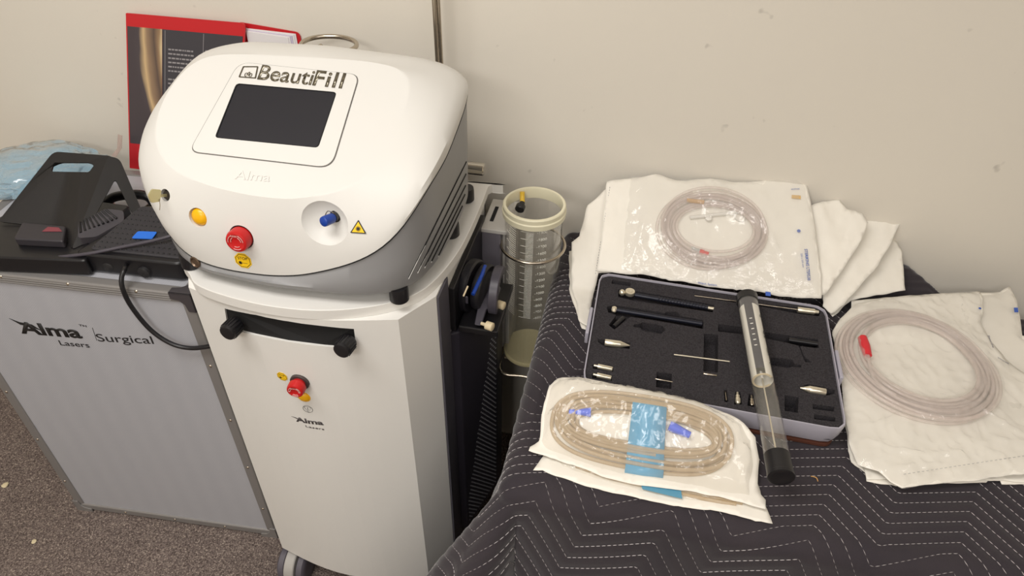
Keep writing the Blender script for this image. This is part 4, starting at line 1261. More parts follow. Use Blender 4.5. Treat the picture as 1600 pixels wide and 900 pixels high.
def coil_pts(cx, cy, rx, ry, turns, g, z0, rt, band, seed, shape=2.0, ends=True, n=72):
    """hand coiled tubing: loops wandering across a band; returns points"""
    r = random.Random(seed); out = []
    offs = [-1+2*(q+r.uniform(.1, .9))/(turns+1) for q in range(turns+1)]
    offs.sort(key=lambda v: r.random())
    cxs = [r.uniform(-1, 1)*band*.28 for _ in range(turns+1)]; cys = [r.uniform(-1, 1)*band*.28 for _ in range(turns+1)]
    zl = [(k % 3) for k in range(turns+1)]
    for k in range(turns):
        for i in range(n):
            t = i/n; a = 2*math.pi*t + seed
            f = t*t*(3-2*t)
            o_ = offs[k]*(1-f)+offs[k+1]*f; ox = cxs[k]*(1-f)+cxs[k+1]*f; oy = cys[k]*(1-f)+cys[k+1]*f
            zz = zl[k]*(1-f)+zl[k+1]*f
            ca, sa_ = math.cos(a), math.sin(a)
            ex = (abs(ca)**(2/shape))*(1 if ca > 0 else -1); ey = (abs(sa_)**(2/shape))*(1 if sa_ > 0 else -1)
            x = cx + (rx+o_*band)*ex + ox; y = cy + (ry+o_*band)*ey + oy
            out.append(Vector((x, y, g(x, y)+z0+rt+zz*rt*1.25)))
    return out
def ringdist(x, y, cx, cy, rx, ry):
    d = math.hypot((x-cx)/rx, (y-cy)/ry); return abs(d-1)*min(rx, ry)

def crease(lines, g, up=.006):
    """sharp folds pressed into a film, given as lines on its surface"""
    segs = []
    for ln in lines:
        q = [ONS(x, y, lambda a, b: g(a, b)+up) for x, y in ln]
        segs += [(a.x, a.y, b.x, b.y) for a, b in zip(q, q[1:])]
    def f(x, y, hgt=.0055, wd=.0065):
        best = 9
        for x1, y1, x2, y2 in segs:
            dx, dy = x2-x1, y2-y1; t = max(0, min(1, ((x-x1)*dx+(y-y1)*dy)/(dx*dx+dy*dy)))
            best = min(best, math.hypot(x-x1-t*dx, y-y1-t*dy))
        return hgt*max(0, 1-best/wd)
    return f
# surfaces
def gback(x, y): return .7265 + max(0, y-1.045)*.70
def gback2(x, y): return gback(x, y) - .003 + .0
def gflat(x, y): return .7245
# -- stack behind the tool case
def pouch(label, loc): return thing('sterile_pouch', label, 'pouch', loc, 'sterile pouches on the blanket')
pa = pxpoly([(905, 372), (918, 325), (946, 300), (950, 330), (940, 430), (930, 440)], gback)
po = pouch('blank white pouch sticking out under the left edge of the large tubing pouch', (-.08, 1.15, .725))
sheet('paper_backing', pxpoly([(893, 380), (905, 371), (918, 322), (948, 296), (990, 300), (990, 425), (935, 428), (924, 470), (920, 512), (905, 503), (902, 478), (893, 452)], gback), gback, PAPER, po, amp=.002, seed=2, fine=.0012, th=.001)
po = pouch('lowest white paper pouch, its corner beside the left side of the instrument case', (-.09, 1.0, .724))
sheet('paper_backing', pxpoly([(889, 392), (925, 378), (945, 380), (932, 435), (921, 490), (917, 515), (909, 512), (901, 488), (890, 455)], gflat), lambda x, y: gflat(x, y)-.0015, PAPER, po, amp=.001, seed=9, th=.001)
# right hand fans of empty pouches
po = pouch('folded blank white pouch at the right end of the pile against the wall', (.55, 1.1, .725))
gf3 = lambda x, y: .7245 + max(0, y-1.08)*.36
sheet('paper_backing', pxpoly([(1290, 340), (1345, 333), (1400, 380), (1409, 395), (1414, 455), (1330, 470), (1300, 497), (1285, 470)], gf3), gf3, PAPER, po, amp=.003, seed=4, fine=.0012, th=.001)
po = pouch('white pouch with a pointed upper right corner against the wall in the pile', (.5, 1.12, .73))
gf2 = lambda x, y: .7285 + max(0, y-1.06)*.50
sheet('paper_backing', pxpoly([(1280, 345), (1340, 334), (1375, 331), (1414, 325), (1405, 352), (1390, 385), (1368, 420), (1345, 446), (1318, 478), (1298, 492), (1285, 480)], gf2), gf2, PAPER, po, amp=.0045, seed=5, fine=.0012, th=.001, wf=22)
po = pouch('creased white pouch directly right of the large tubing pouch, curling over its edge', (.45, 1.12, .735))
gf1 = lambda x, y: .7325 + max(0, y-1.05)*.64
sheet('paper_backing', pxpoly([(1230, 340), (1268, 325), (1290, 318), (1310, 315), (1322, 330), (1345, 340), (1354, 352), (1345, 378), (1328, 405), (1305, 440), (1290, 462), (1272, 470), (1240, 462)], gf1), gf1, PAPER, po, amp=.0055, seed=6, fine=.0012, th=.001, wf=24)
# main tubing pouch
gm_ = lambda x, y: .7375 + max(0, y-1.04)*.70
cA = [ONS(x, y, gm_) for x, y in ((1022, 362), (1204, 362), (1114, 297), (1114, 437))]
cax, cay = (cA[0].x+cA[1].x)/2, (cA[2].y+cA[3].y)/2
rax, ray_ = (cA[1].x-cA[0].x)/2, (cA[2].y-cA[3].y)/2
BWA = .021
po = pouch('large clear fronted tubing pouch leaning on the wall behind the instrument case', (.2, 1.15, .735))
polyA = pxpoly([(948, 285), (975, 280), (1002, 277), (1030, 274), (1060, 283), (1110, 280), (1150, 286), (1190, 285), (1218, 276), (1254, 266), (1262, 300), (1270, 340), (1276, 380), (1283, 430), (1283, 468), (1240, 466), (1150, 455), (1040, 437), (932, 424), (936, 400), (942, 340)], gm_)
sheet('paper_backing', polyA, gm_, PAPER, po, amp=.0025, seed=11, fine=.0012, th=.0008)
crA = crease([[(1190, 345), (1196, 372), (1222, 408), (1236, 398)], [(1008, 398), (1014, 415), (1030, 430), (1080, 430)], [(1040, 412), (1056, 395)], [(1075, 442), (1140, 452), (1180, 430)], [(1240, 400), (1262, 345)], [(1000, 290), (1010, 340), (990, 400)]], gm_)
def hA(x, y, e):
    r_ = ringdist(x, y, cax, cay, rax-BWA, ray_-BWA)
    return min(1, e/.03)*(.0055 + .011*math.exp(-(r_/.026)**2) + crA(x, y))
polyAf = pxpoly([(985, 279), (1030, 276), (1060, 284), (1110, 281), (1150, 287), (1190, 286), (1218, 277), (1252, 268), (1260, 300), (1268, 340), (1274, 380), (1280, 430), (1280, 464), (1150, 452), (1040, 434), (970, 425)], gm_)
fA_ = sheet('clear_film', polyAf, gm_, FILM, po, h=hA, amp=.0036, seed=12, step=.0042, th=0, fine=.0026, wf=34)
cpA = coil_pts(cax, cay, rax-BWA, ray_-BWA, 14, gm_, .0030, .0028, BWA*.85, 2)
co = thing('tubing_coil', 'coil of pinkish tubing with a short red tip in the pouch leaning on the wall', 'tubing', (cax, cay, gm_(cax, cay)))
bm = NB(); tube(bm, cpA, .0031, 8); obj('tube', bm, TUBEP, co, smooth=80)
def oncoil(x, y, up=.008): 
    p = ONS(x, y, lambda a_, b_: gm_(a_, b_)+up); return p
bm = NB(); a, b = oncoil(1093, 393), oncoil(1107, 397)
lathe(bm, a, b-a, [(0, .0055), (.45, .0055), (.5, .0042), (1, .0042)], 16, unit=True); obj('red_tip', bm, mat('red_tip', (205, 48, 38), .4), co)
bm = NB(); a, b = oncoil(1080, 389), oncoil(1093, 393); cyl(bm, a, b, .0052, .005, seg=16); obj('luer_collar', bm, clearmat('milky', (200, 200, 196), .3), co)
WPL = mat('white_connector', (226, 222, 214), .4)
bm = NB(); a, b = oncoil(1078, 340), oncoil(1150, 332); cyl(bm, a, b, .0035, seg=12); obj('white_clamp', bm, WPL, co)
bm = NB(); tube(bm, catmull([oncoil(1150, 332), oncoil(1163, 336), oncoil(1160, 346), oncoil(1149, 341)], 5, True), .0016, 8, closed=True); obj('white_clamp', bm, WPL, co)
bm = NB(); c = oncoil(1107, 342); lathe(bm, c, (0, -.4, 1), [(0, .006), (.004, .006), (.005, .004)], 16); obj('white_clamp', bm, WPL, co)
bm = NB(); a, b = oncoil(1073, 313, .013), oncoil(1100, 316, .013); cyl(bm, a, b, .0042, seg=12); obj('amber_sleeve', bm, clearmat('amber_sleeve', (222, 178, 120), .35), co)
# prints on the pouch
def gtext(s, x0, y0, x1, y1, h, par, g, up=.0018, m=BLUEINK, bold=0):
    a = ONS(x0, y0, lambda p, q: g(p, q)+up); b = ONS(x1, y1, lambda p, q: g(p, q)+up)
    R = b-a; e = .01; N = Vector((-(g(a.x+e, a.y)-g(a.x-e, a.y))/(2*e), -(g(a.x, a.y+e)-g(a.x, a.y-e))/(2*e), 1)).normalized()
    text('print', s, a, R, N.cross(R), h, m, par, width=R.length, bold=bold, ext=.0002)
gA5 = lambda x, y: gm_(x, y)+.0075
gtext('STERIKING LT59538', 1257, 389, 1262, 438, .0052, po, gA5, .001, bold=.02)
gtext('250 x 350 mm', 1251, 396, 1254, 418, .003, po, gA5, .001)
gtext('WIPAK', 1236, 297, 1250, 296, .003, po, gA5, .001)
bm = NB(); q = [ONS(x, y, gA5) for x, y in ((1237, 305), (1251, 306), (1251, 311), (1237, 310))]; prism(bm, q, (0, 0, .0008)); obj('print', bm, mat('indicator_tan', (214, 176, 110), .7), po, smooth=0)
bm = NB(); lathe(bm, ONS(1248, 361, gA5), (0, -.5, 1), [(0, .0032), (.001, .0032)], 16); obj('print', bm, BLUEINK, po, smooth=0)
bm = NB(); q = [ONS(x, y, gA5) for x, y in ((1196, 456), (1204, 457), (1204, 463), (1196, 462))]; prism(bm, q, (0, 0, .0008)); obj('print', bm, BLUEINK, po, smooth=0)
gtext('Wipak System', 1090, 443, 1120, 447, .0035, po, gA5, .001)
# dashed seal line on the left margin
bm = NB()
for k in range(34):
    t = k/34; x, y = 953+(930-953)*t, 292+(430-292)*t
    a = ONS(x, y, lambda p, q: gm_(p, q)+.003); b = ONS(x-.35, y+2.2, lambda p, q: gm_(p, q)+.003)
    cyl(bm, a, b, .0004, seg=4)
obj('seal_line', bm, mat('seal_grey', (150, 150, 155), .7), po, smooth=0)

# -- right hand pouches
gE = lambda x, y: .731 + max(0, y-1.0)*.10
po = pouch('pouch partly hidden behind the long red tipped tubing pouch at the far right', (.75, .95, .723))
gF = lambda x, y: .7255 + max(0, y-1.0)*.12
polyF = pxpoly([(1330, 470), (1440, 462), (1562, 457), (1577, 449), (1588, 470), (1594, 500), (1597, 525), (1660, 535), (1700, 760), (1560, 752), (1440, 748), (1354, 750), (1350, 735)], gF)
sheet('paper_backing', polyF, gF, PAPER, po, amp=.0015, seed=21, th=.0008)
polyFf = pxpoly([(1480, 470), (1562, 460), (1577, 452), (1586, 470), (1592, 500), (1596, 530), (1640, 562), (1660, 740), (1560, 740), (1500, 600)], gF)
sheet('clear_film', polyFf, gF, FILM, po, h=lambda x, y, e: min(1, e/.02)*.006, amp=.003, seed=22, th=0, fine=.0015, wf=20)
cF = [ONS(x, y, gF) for x, y in ((1400, 600), (1588, 600), (1480, 495), (1480, 690))]
cf = thing('tubing_coil', 'coil of clear tubing half covered in the rear pouch at the far right', 'tubing', (cF[0].x, cF[2].y, .727))
cfx, cfy = (cF[0].x+cF[1].x)/2, (cF[2].y+cF[3].y)/2
bm = NB(); tube(bm, coil_pts(cfx, cfy, (cF[1].x-cF[0].x)/2-.012, (cF[2].y-cF[3].y)/2-.012, 4, gF, .0008, .0022, .009, 6), .0022, 8); obj('tube', bm, TUBEP, cf, smooth=80)
po = pouch('white pouch edge showing under the front of the long red tipped tubing pouch', (.55, .85, .722))
g0 = lambda x, y: .7235
sheet('paper_backing', pxpoly([(1312, 560), (1400, 560), (1640, 600), (1640, 745), (1600, 757), (1565, 757), (1562, 751), (1555, 748), (1546, 749), (1541, 754), (1460, 756), (1400, 760), (1354, 752), (1351, 738), (1330, 722), (1325, 705)], g0), g0, PAPER, po, amp=.001, seed=23, th=.001)
po = pouch('clear fronted pouch holding the long red tipped coil right of the instrument case', (.55, .9, .73))
gE = lambda x, y: .7365 + max(0, y-1.0)*.12
polyE = pxpoly([(1300, 520), (1312, 500), (1335, 478), (1390, 467), (1450, 461), (1500, 458), (1530, 457), (1536, 470), (1532, 505), (1545, 530), (1570, 562), (1600, 585), (1650, 610), (1680, 745), (1600, 742), (1540, 748), (1500, 753), (1450, 759), (1408, 765), (1390, 755), (1372, 738), (1340, 728), (1328, 700), (1318, 640), (1312, 585)], gE)
sheet('paper_backing', polyE, gE, PAPER, po, amp=.003, seed=24, fine=.0012, th=.0008)
cE = [ONS(x, y, gE) for x, y in ((1309, 575), (1553, 575), (1425, 487), (1425, 660))]
cex, cey = (cE[0].x+cE[1].x)/2, (cE[2].y+cE[3].y)/2
rex, rey = (cE[1].x-cE[0].x)/2, (cE[2].y-cE[3].y)/2; BWE = .025
crE = crease([[(1440, 648), (1482, 632), (1530, 646), (1586, 678)], [(1360, 668), (1398, 655), (1404, 648)], [(1352, 690), (1388, 704), (1450, 716), (1500, 712)], [(1445, 655), (1490, 655), (1530, 640)], [(1535, 470), (1528, 500), (1560, 560)], [(1330, 715), (1400, 735), (1470, 730)], [(1560, 690), (1600, 700)]], gE)
def hE(x, y, e):
    r_ = ringdist(x, y, cex, cey, rex-BWE, rey-BWE)
    return min(1, e/.03)*(.0055 + .011*math.exp(-(r_/.028)**2) + crE(x, y))
sheet('clear_film', polyE, gE, FILM, po, h=hE, amp=.0034, seed=25, step=.0036, th=0, fine=.0034, wf=30)
ce = thing('tubing_coil', 'coil of pinkish tubing with a long red tip right of the instrument case', 'tubing', (cex, cey, gE(cex, cey)))
bm = NB(); tube(bm, coil_pts(cex, cey, rex-BWE, rey-BWE, 18, gE, .0035, .0030, BWE*.85, 4), .0031, 8); obj('tube', bm, TUBEP, ce, smooth=80)
gEu = lambda x, y: gE(x, y)+.0165
bm = NB(); a, b = ONS(1347, 527, gEu), ONS(1356, 556, gEu); lathe(bm, a, b-a, [(0, .004), (.04, .0075), (.5, .0085), (1, .0065)], 20, unit=True); obj('red_tip', bm, mat('red_cap', (208, 40, 50), .45), ce)
bm = NB(); tube(bm, catmull([ONS(1356, 556, gEu), ONS(1363, 585, gEu), ONS(1378, 605, gEu), ONS(1400, 618, gEu)], 6), .0034, 10); obj('tube_end', bm, TUBEP, ce)
bm = NB()
a0, b0_ = (1412, 741), (1640, 706)
for k in range(32):
    t = k/32; x, y = a0[0]+(b0_[0]-a0[0])*t, a0[1]+(b0_[1]-a0[1])*t
    gg = lambda p, q: gE(p, q)+.0068
    cyl(bm, ONS(x, y, gg), ONS(x+3.6, y-.55, gg), .0004, seg=4)
obj('seal_line', bm, MATS['seal_grey'], po, smooth=0)
gtext('Sterile', 1543, 524, 1551, 543, .003, po, lambda x, y: gE(x, y)+.006, .001, m=mat('navy_ink', (45, 50, 90), .6))
gtext('Wipak', 1558, 559, 1576, 569, .003, po, lambda x, y: gE(x, y)+.006, .001, m=MATS['navy_ink'])
bm = NB(); lathe(bm, ONS(1531, 482, lambda x, y: gE(x, y)+.006), (0, 0, 1), [(0, .0022), (.001, .0022)], 12); obj('print', bm, BLUEINK, po, smooth=0)
bm = NB(); q = [ONS(x, y, lambda x, y: gF(x, y)+.008) for x, y in ((1584, 481), (1590, 481), (1591, 488), (1585, 488))]; prism(bm, q, (0, 0, .0006)); obj('print', bm, BLUEINK, po, smooth=0)

# -- front pouches with the blue band
gG0 = lambda x, y: .7235
def _ss(t): t = min(1, max(0, t)); return t*t*(3-2*t)
gG = lambda x, y: .7325 + .047*_ss((y-.655)/.095)
po = pouch('lower of the two front pouches, its white edge and blue band showing underneath', (.1, .72, .7215))
polyH = pxpoly([(833, 735), (845, 718), (860, 700), (1000, 640), (1160, 680), (1190, 780), (1198, 795), (1207, 819), (1180, 815), (1150, 806), (1110, 797), (1060, 791), (1000, 780), (950, 769), (900, 755), (862, 742), (848, 735)], gG0)
sheet('paper_backing', polyH, gG0, PAPER, po, amp=.0012, seed=31, fine=.0012, th=.0008)
cHp = [ONS(x, y, gG0) for x, y in ((870, 700), (1150, 760), (1005, 640), (1005, 765))]
po2 = pouch('clear fronted pouch holding a tan tubing coil with blue band, front left of blanket', (.1, .75, .73))
polyG = pxpoly([(858, 604), (872, 592), (905, 590), (940, 596), (990, 607), (1040, 617), (1090, 628), (1130, 645), (1162, 662), (1180, 684), (1186, 720), (1185, 768), (1196, 782), (1196, 797), (1170, 790), (1130, 778), (1080, 768), (1040, 764), (990, 757), (940, 745), (895, 727), (860, 716), (826, 705), (828, 699), (842, 690), (846, 650), (853, 622)], gG)
sheet('paper_backing', polyG, gG, PAPER, po2, amp=.0015, seed=32, th=.0008)
cG = [ONS(x, y, lambda x, y: gG(x, y)+.008) for x, y in ((860, 652), (1150, 690), (1010, 614), (1000, 733))]
cgx, cgy = (cG[0].x+cG[1].x)/2, (cG[2].y+cG[3].y)/2
rgx, rgy = (cG[1].x-cG[0].x)/2, (cG[2].y-cG[3].y)/2
BWG = .021
def hG(x, y, e):
    r_ = ringdist(x, y, cgx, cgy, rgx-BWG, rgy-BWG); ins = math.hypot((x-cgx)/rgx, (y-cgy)/rgy) < 1
    return min(1, e/(.024 if y > cgy else .009))*(.0065 + .0125*math.exp(-(r_/.038)**2) + (.010 if ins else 0)*min(1, r_/.03))
polyGf = pxpoly([(862, 606), (874, 595), (905, 592), (940, 598), (990, 609), (1040, 619), (1090, 630), (1128, 648), (1158, 665), (1172, 690), (1175, 735), (1170, 775), (1130, 770), (1080, 758), (1040, 752), (990, 745), (940, 734), (895, 718), (852, 700), (846, 690), (850, 650)], gG)
sheet('clear_film', polyGf, gG, FILMG, po2, h=hG, amp=.0030, seed=33, step=.0040, th=0, fine=.0040, wf=34)
cg = thing('tubing_coil', 'flattened coil of tan tubing held by a light blue band in the front pouch', 'tubing', (cgx, cgy, .733))
bm = NB(); tube(bm, coil_pts(cgx, cgy, rgx-BWG, rgy-BWG, 14, gG, .0012, .0030, BWG*.85, 5, shape=2.4), .0031, 8); obj('tube', bm, TUBET, cg, smooth=80)
# the band: a strip wrapped over and under the coil
qa, qb = [ONS(x, y, lambda x, y: gG(x, y)+.002) for x, y in ((976, 738), (1036, 748))]
qc, qd = [ONS(x, y, lambda x, y: gG(x, y)+.013) for x, y in ((990, 616), (1042, 624))]
bm = NB(); n = 18; rows = []
for i in range(n+1):
    t = i/n; a_ = qa.lerp(qc, t); b_ = qb.lerp(qd, t); up = .0125*min(1, math.sin(math.pi*t)*2.6)
    a_.z = gG(a_.x, a_.y)+.001+up; b_.z = gG(b_.x, b_.y)+.001+up
    rows.append([bm.verts.new(a_), bm.verts.new(b_)])
for a_, b_ in zip(rows, rows[1:]): bm.faces.new((a_[0], a_[1], b_[1], b_[0]))
bo_ = obj('wrap_band', bm, BLUEBAND, cg, smooth=60); s_ = bo_.modifiers.new('thickness', 'SOLIDIFY'); s_.thickness = .0006
BLC = mat('bright_blue_connector', (20, 85, 230), .45)
gu = lambda x, y: gG(x, y)+.0095
for (xa, ya, ra), (xb, yb, rb) in (((889, 643, .0035), (923, 644, .0072)), ((1046, 665, .0072), (1078, 680, .0052))):
    bm = NB(); a, b = ONS(xa, ya, gu), ONS(xb, yb, gu); lathe(bm, a, b-a, [(0, ra), (.25, ra*1.05), (.6, (ra+rb)/2), (1, rb)], 20, unit=True); obj('blue_connector', bm, BLC, cg)
# the lower pouch's own coil and band peeping out at its front
ch = thing('tubing_coil', 'second tan coil with a blue band showing at the lip of the lower front pouch', 'tubing', (.12, .70, .724))
bm = NB(); gH = lambda x, y: .7242
pa_ = [ONS(x, y, lambda x, y: .727) for x, y in ((1070, 767), (1100, 775), (1140, 783), (1165, 787))]
tube(bm, catmull([ONS(x, y, lambda x, y: .7275) for x, y in ((900, 728), (950, 745), (1000, 757), (1060, 770), (1110, 781), (1150, 787))], 6), .0030, 8)
tube(bm, catmull([ONS(x, y, lambda x, y: .7275) for x, y in ((920, 728), (980, 748), (1060, 765), (1120, 778), (1160, 786))], 6), .0030, 8)
obj('tube', bm, TUBET, ch, smooth=80)
bm = NB(); q = [ONS(x, y, lambda x, y: .7312) for x, y in ((996, 742), (1062, 752), (1066, 779), (1004, 764))]
prism(bm, q, (0, 0, -.0006)); obj('wrap_band', bm, mat('blue_wrap_dull', (90, 150, 178), .4), ch, smooth=0)
sheet('clear_film', pxpoly([(862, 712), (1000, 735), (1180, 780), (1186, 790), (1130, 788), (1080, 782), (1000, 768), (930, 748), (880, 730)], gG0), gG0, FILMG, po, h=lambda x, y, e: min(1, e/.008)*.0068, amp=.0006, seed=35, th=0)

# ------------------------------------------------------------------ tool case
KT = .7275
RIMZ = .772
tl, trr, brr, bll = Z(938, 425, RIMZ), Z(1291, 479, RIMZ), Z(1325, 674, RIMZ), Z(910, 592, RIMZ)
bll = Vector((tl.x*0+bll.x, brr.y+.012, RIMZ))
tool = thing('instrument_case', 'open shallow silver instrument case with black foam, in the middle of the blanket', 'case', ((tl.x+brr.x)/2, (tl.y+brr.y)/2, KT))
cor = [tl, trr, brr, bll]
ctr_ = sum(cor, Vector())/4
def ctour(k, z, r=.022):
    pts = roundpoly([Vector((p.x, p.y, z)) for p in cor], r, 6)
    c = Vector((ctr_.x, ctr_.y, z)); 
    out = []
    for p in pts:
        d = p-c; out.append(c + Vector((d.x*(1-k/abs(.195)), d.y*(1-k/.14), 0)))
    return out
bm = NB(); prism(bm, [p - Vector((.003, 0, 0)) for p in ctour(.0035, KT-.003)], (0, 0, .0045)); obj('base_sheet', bm, mat('brown_base', (84, 50, 38), .4), tool, smooth=0)
bm = NB(); o_ = resample(ctour(.010, KT), 96)
rings_ = [resample(ctour(k, z), 96) for k, z in ((.014, KT+.0015), (.006, KT+.005), (.002, KT+.018), (0, RIMZ-.003), (.0005, RIMZ), (.0022, RIMZ), (.0028, RIMZ-.004), (.004, RIMZ-.031))]
vr = [[bm.verts.new(p) for p in R] for R in rings_]
for a, b in zip(vr, vr[1:]):
    for i in range(96): bm.faces.new((a[i], a[(i+1)%96], b[(i+1)%96], b[i]))
bm.faces.new(vr[0][::-1]); bm.faces.new(vr[-1])
obj('tray', bm, TRAY, tool, smooth=40)
bm = NB(); FZ = RIMZ-.0035
prism(bm, [Vector((p.x, p.y, RIMZ-.0302)) for p in ctour(.0032, 0)], (0, 0, FZ-(RIMZ-.0302)))
foam = obj('foam_insert', bm, FOAM, tool, smooth=0)
cs = []
def fcut(px, depth, r=.0015, pad=0):
    q = [Z(x, y, FZ) for x, y in px]
    if pad:
        c = sum(q, Vector())/len(q); q = [p + (p-c).normalized()*pad for p in q]
    cb_ = NB(); pts = roundpoly(q, r, 3) if r else q
    prism(cb_, [p + Vector((0, 0, .01)) for p in pts], (0, 0, -.01-min(depth*2.1, .0245))); cs.append(obj('cut', cb_, None, smooth=0))
fcut([(957, 437), (986, 442), (985, 447), (955, 443)], .006)
fcut([(966, 452), (996, 455), (1116, 476), (1114, 488), (990, 470), (966, 464)], .007)
fcut([(948, 479), (960, 476), (1028, 487), (1099, 500), (1099, 514), (1020, 500), (985, 495), (960, 515), (951, 508), (963, 492), (950, 488)], .009)
fcut([(1040, 487), (1057, 487), (1063, 492), (1060, 500), (1038, 494)], .008)
fcut([(990, 507), (1002, 505), (1003, 503), (1035, 509), (1040, 516), (1032, 522), (1003, 517), (1001, 512), (990, 511)], .008)
fcut([(1100, 521), (1122, 523), (1122, 582), (1099, 580)], .014, .001)
fcut([(1122, 506), (1160, 511), (1160, 522), (1122, 518)], .010)
fcut([(1195, 519), (1278, 530), (1280, 544), (1250, 541), (1256, 556), (1268, 566), (1258, 566), (1248, 540), (1195, 528)], .010)
fcut([(1204, 558), (1238, 562), (1241, 568), (1252, 570), (1252, 574), (1238, 573), (1230, 575), (1204, 571)], .008)
fcut([(1026, 581), (1050, 584), (1049, 608), (1025, 605)], .012, .001)
fcut([(1226, 617), (1248, 621), (1247, 645), (1226, 642)], .012, .001)
fcut([(1270, 631), (1304, 636), (1303, 643), (1270, 639)], .007, .001)
fcut([(1272, 647), (1305, 652), (1305, 659), (1272, 655)], .007, .001)
fcut([(934, 529), (985, 536), (984, 545), (945, 542), (934, 534)], .006)
fcut([(926, 569), (958, 573), (958, 581), (926, 576)], .006)
fcut([(925, 583), (956, 588), (956, 595), (925, 591)], .006)
fcut([(1131, 609), (1136, 609), (1138, 628), (1132, 628)], .007, .001)
fcut([(1149, 612), (1157, 612), (1160, 632), (1147, 632)], .007, .001)
fcut([(1170, 615), (1177, 616), (1179, 636), (1168, 634)], .007, .001)
fcut([(1248, 606), (1262, 600), (1292, 606), (1304, 610), (1304, 615), (1292, 618), (1262, 614)], .006)
fcut([(1085, 460), (1150, 470), (1150, 473), (1085, 463)], .003, .0006)
fcut([(1180, 474), (1248, 480), (1282, 485), (1280, 494), (1246, 490), (1180, 477)], .006)
boolcut(foam, cs)
for p in foam.data.polygons: p.use_smooth = False
# latch and hinge on the short sides
for pts, zt_ in (([(913, 522), (922, 522), (929, 483), (920, 483)], .766), ([(1296, 548), (1305, 549), (1308, 590), (1300, 590)], .766)):
    q = [Z(x, y, zt_) for x, y in pts]; c = sum(q, Vector())/4; s = -1 if c.x < .1 else 1
    xo = min(tl.x, bll.x)-.001 if s < 0 else max(trr.x, brr.x)+.001
    bm = NB(); box(bm, (min(xo, xo+s*.006), min(p.y for p in q), .745), (max(xo, xo+s*.006), max(p.y for p in q), .770)); obj('latch', bm, TRAY, tool, bevel=.0015)
# tools lying in the foam
def fz(x, y, up=0): return Z(x, y, FZ+up)
def rod(nm, x0, y0, x1, y1, r0, r1, m, label, cat, up=0, prof=None, group=None):
    a, b = fz(x0, y0, up), fz(x1, y1, up)
    bm = NB(); lathe(bm, a, b-a, prof or [(0, r0*.8), (.02, r0), (.98, r1), (1, r1*.8)], 20, unit=True)
    o = obj(nm, bm, m); return tag(o, label, cat, group)
DKB = mat('dark_blue_black_metal', (30, 32, 44), .35, metal=.3)
h1 = thing('cannula_handle', 'ribbed dark handle with a round nickel knob in the top left of the foam', 'surgical tool', fz(1040, 470, -.004))
bm = NB(); a, b = fz(992, 461, -.002), fz(1106, 481, -.002); cyl(bm, a, b, .0042, seg=20); obj('shaft', bm, DKB, h1)
bm = NB()
for k in range(16):
    t = .32+.66*k/16; p = a.lerp(b, t); lathe(bm, p, (b-a).normalized(), [(0, .0048), (.0016, .0054), (.0026, .0048)], 18)
obj('grip_ribs', bm, DKB, h1)
bm = NB(); cyl(bm, b, b + (b-a).normalized()*.010, .003, seg=14); obj('tip', bm, BRASSY, h1)
bm = NB(); lathe(bm, fz(984, 459, -.003), (0, 0, 1), [(0, .0088), (.004, .0092), (.0065, .0085), (.0065, .0045), (.0075, .0042), (.0075, .002), (.006, 0)], 28); obj('wheel', bm, BRASSY, h1)
bm = NB(); bmesh.ops.create_uvsphere(bm, u_segments=20, v_segments=12, radius=.0058, matrix=Matrix.Translation(fz(972, 457, .0005))); obj('ball', bm, BRASSY, h1)
h2 = thing('cannula_handle', 'straight dark handle with a small nickel nut in the second row of the foam', 'surgical tool', fz(1020, 495, -.006))
bm = NB(); a, b = fz(955, 483, -.004), fz(1097, 506, -.004); cyl(bm, a, b, .0042, seg=18); obj('shaft', bm, DKB, h2)
bm = NB(); lathe(bm, fz(956, 483, -.003), (b-a), [(0, .0045), (.003, .006), (.006, .006), (.008, .0042)], 6); obj('nut', bm, BRASSY, h2)
bm = NB(); a2, b2_ = fz(974, 497, -.004), fz(959, 511, -.004); cyl(bm, a2, b2_, .0046, seg=14); obj('trigger', bm, BLACK, h2)
rod('nozzle', 945, 535, 984, 540, .0055, .0055, BRASSY, 'bright pointed nozzle at the left side of the foam below the dark handles', 'surgical tool', 0, [(0, .0055), (.02, .006), (.62, .006), (.625, .0059), (1, .0006)])
rod('nozzle', 1250, 606, 1290, 613, .0055, .0055, BRASSY, 'bright pointed nozzle near the lower right corner of the foam', 'surgical tool', 0, [(0, .0006), (.36, .0059), (.365, .006), (.98, .006), (1, .0055)])
rod('metal_needle', 1053, 554, 1140, 565, .0012, .0012, BRASSY, 'thin bare needle lying across the square pit in the middle of the foam', 'needle', .0015)
rod('metal_needle', 1099, 584, 1120, 587, .0016, .0016, STEEL, 'short needle end at the lower edge of the square pit in the middle foam', 'needle', .001)
rod('metal_needle', 1024, 592, 1051, 597, .0010, .0010, STEEL, 'thin needle crossing the small square pit in the lower foam', 'needle', .0005)
rod('metal_adapter', 928, 571, 957, 577, .0038, .0038, BRASSY, 'upper of two short metal adapters in the lower left of the foam', 'surgical tool', -.0005, [(0, .002), (.2, .002), (.21, .0042), (.97, .0042), (1, .0036)])
rod('metal_adapter', 927, 585, 955, 591, .0038, .0038, BRASSY, 'lower of two short metal adapters in the lower left of the foam', 'surgical tool', -.0005, [(0, .002), (.2, .002), (.21, .0042), (.97, .0042), (1, .0036)])
rod('metal_tip', 1135, 626, 1133, 610, .001, .001, STEEL, 'thinnest and leftmost of three small upright tips by the front rim of the foam', 'surgical tool', -.003)
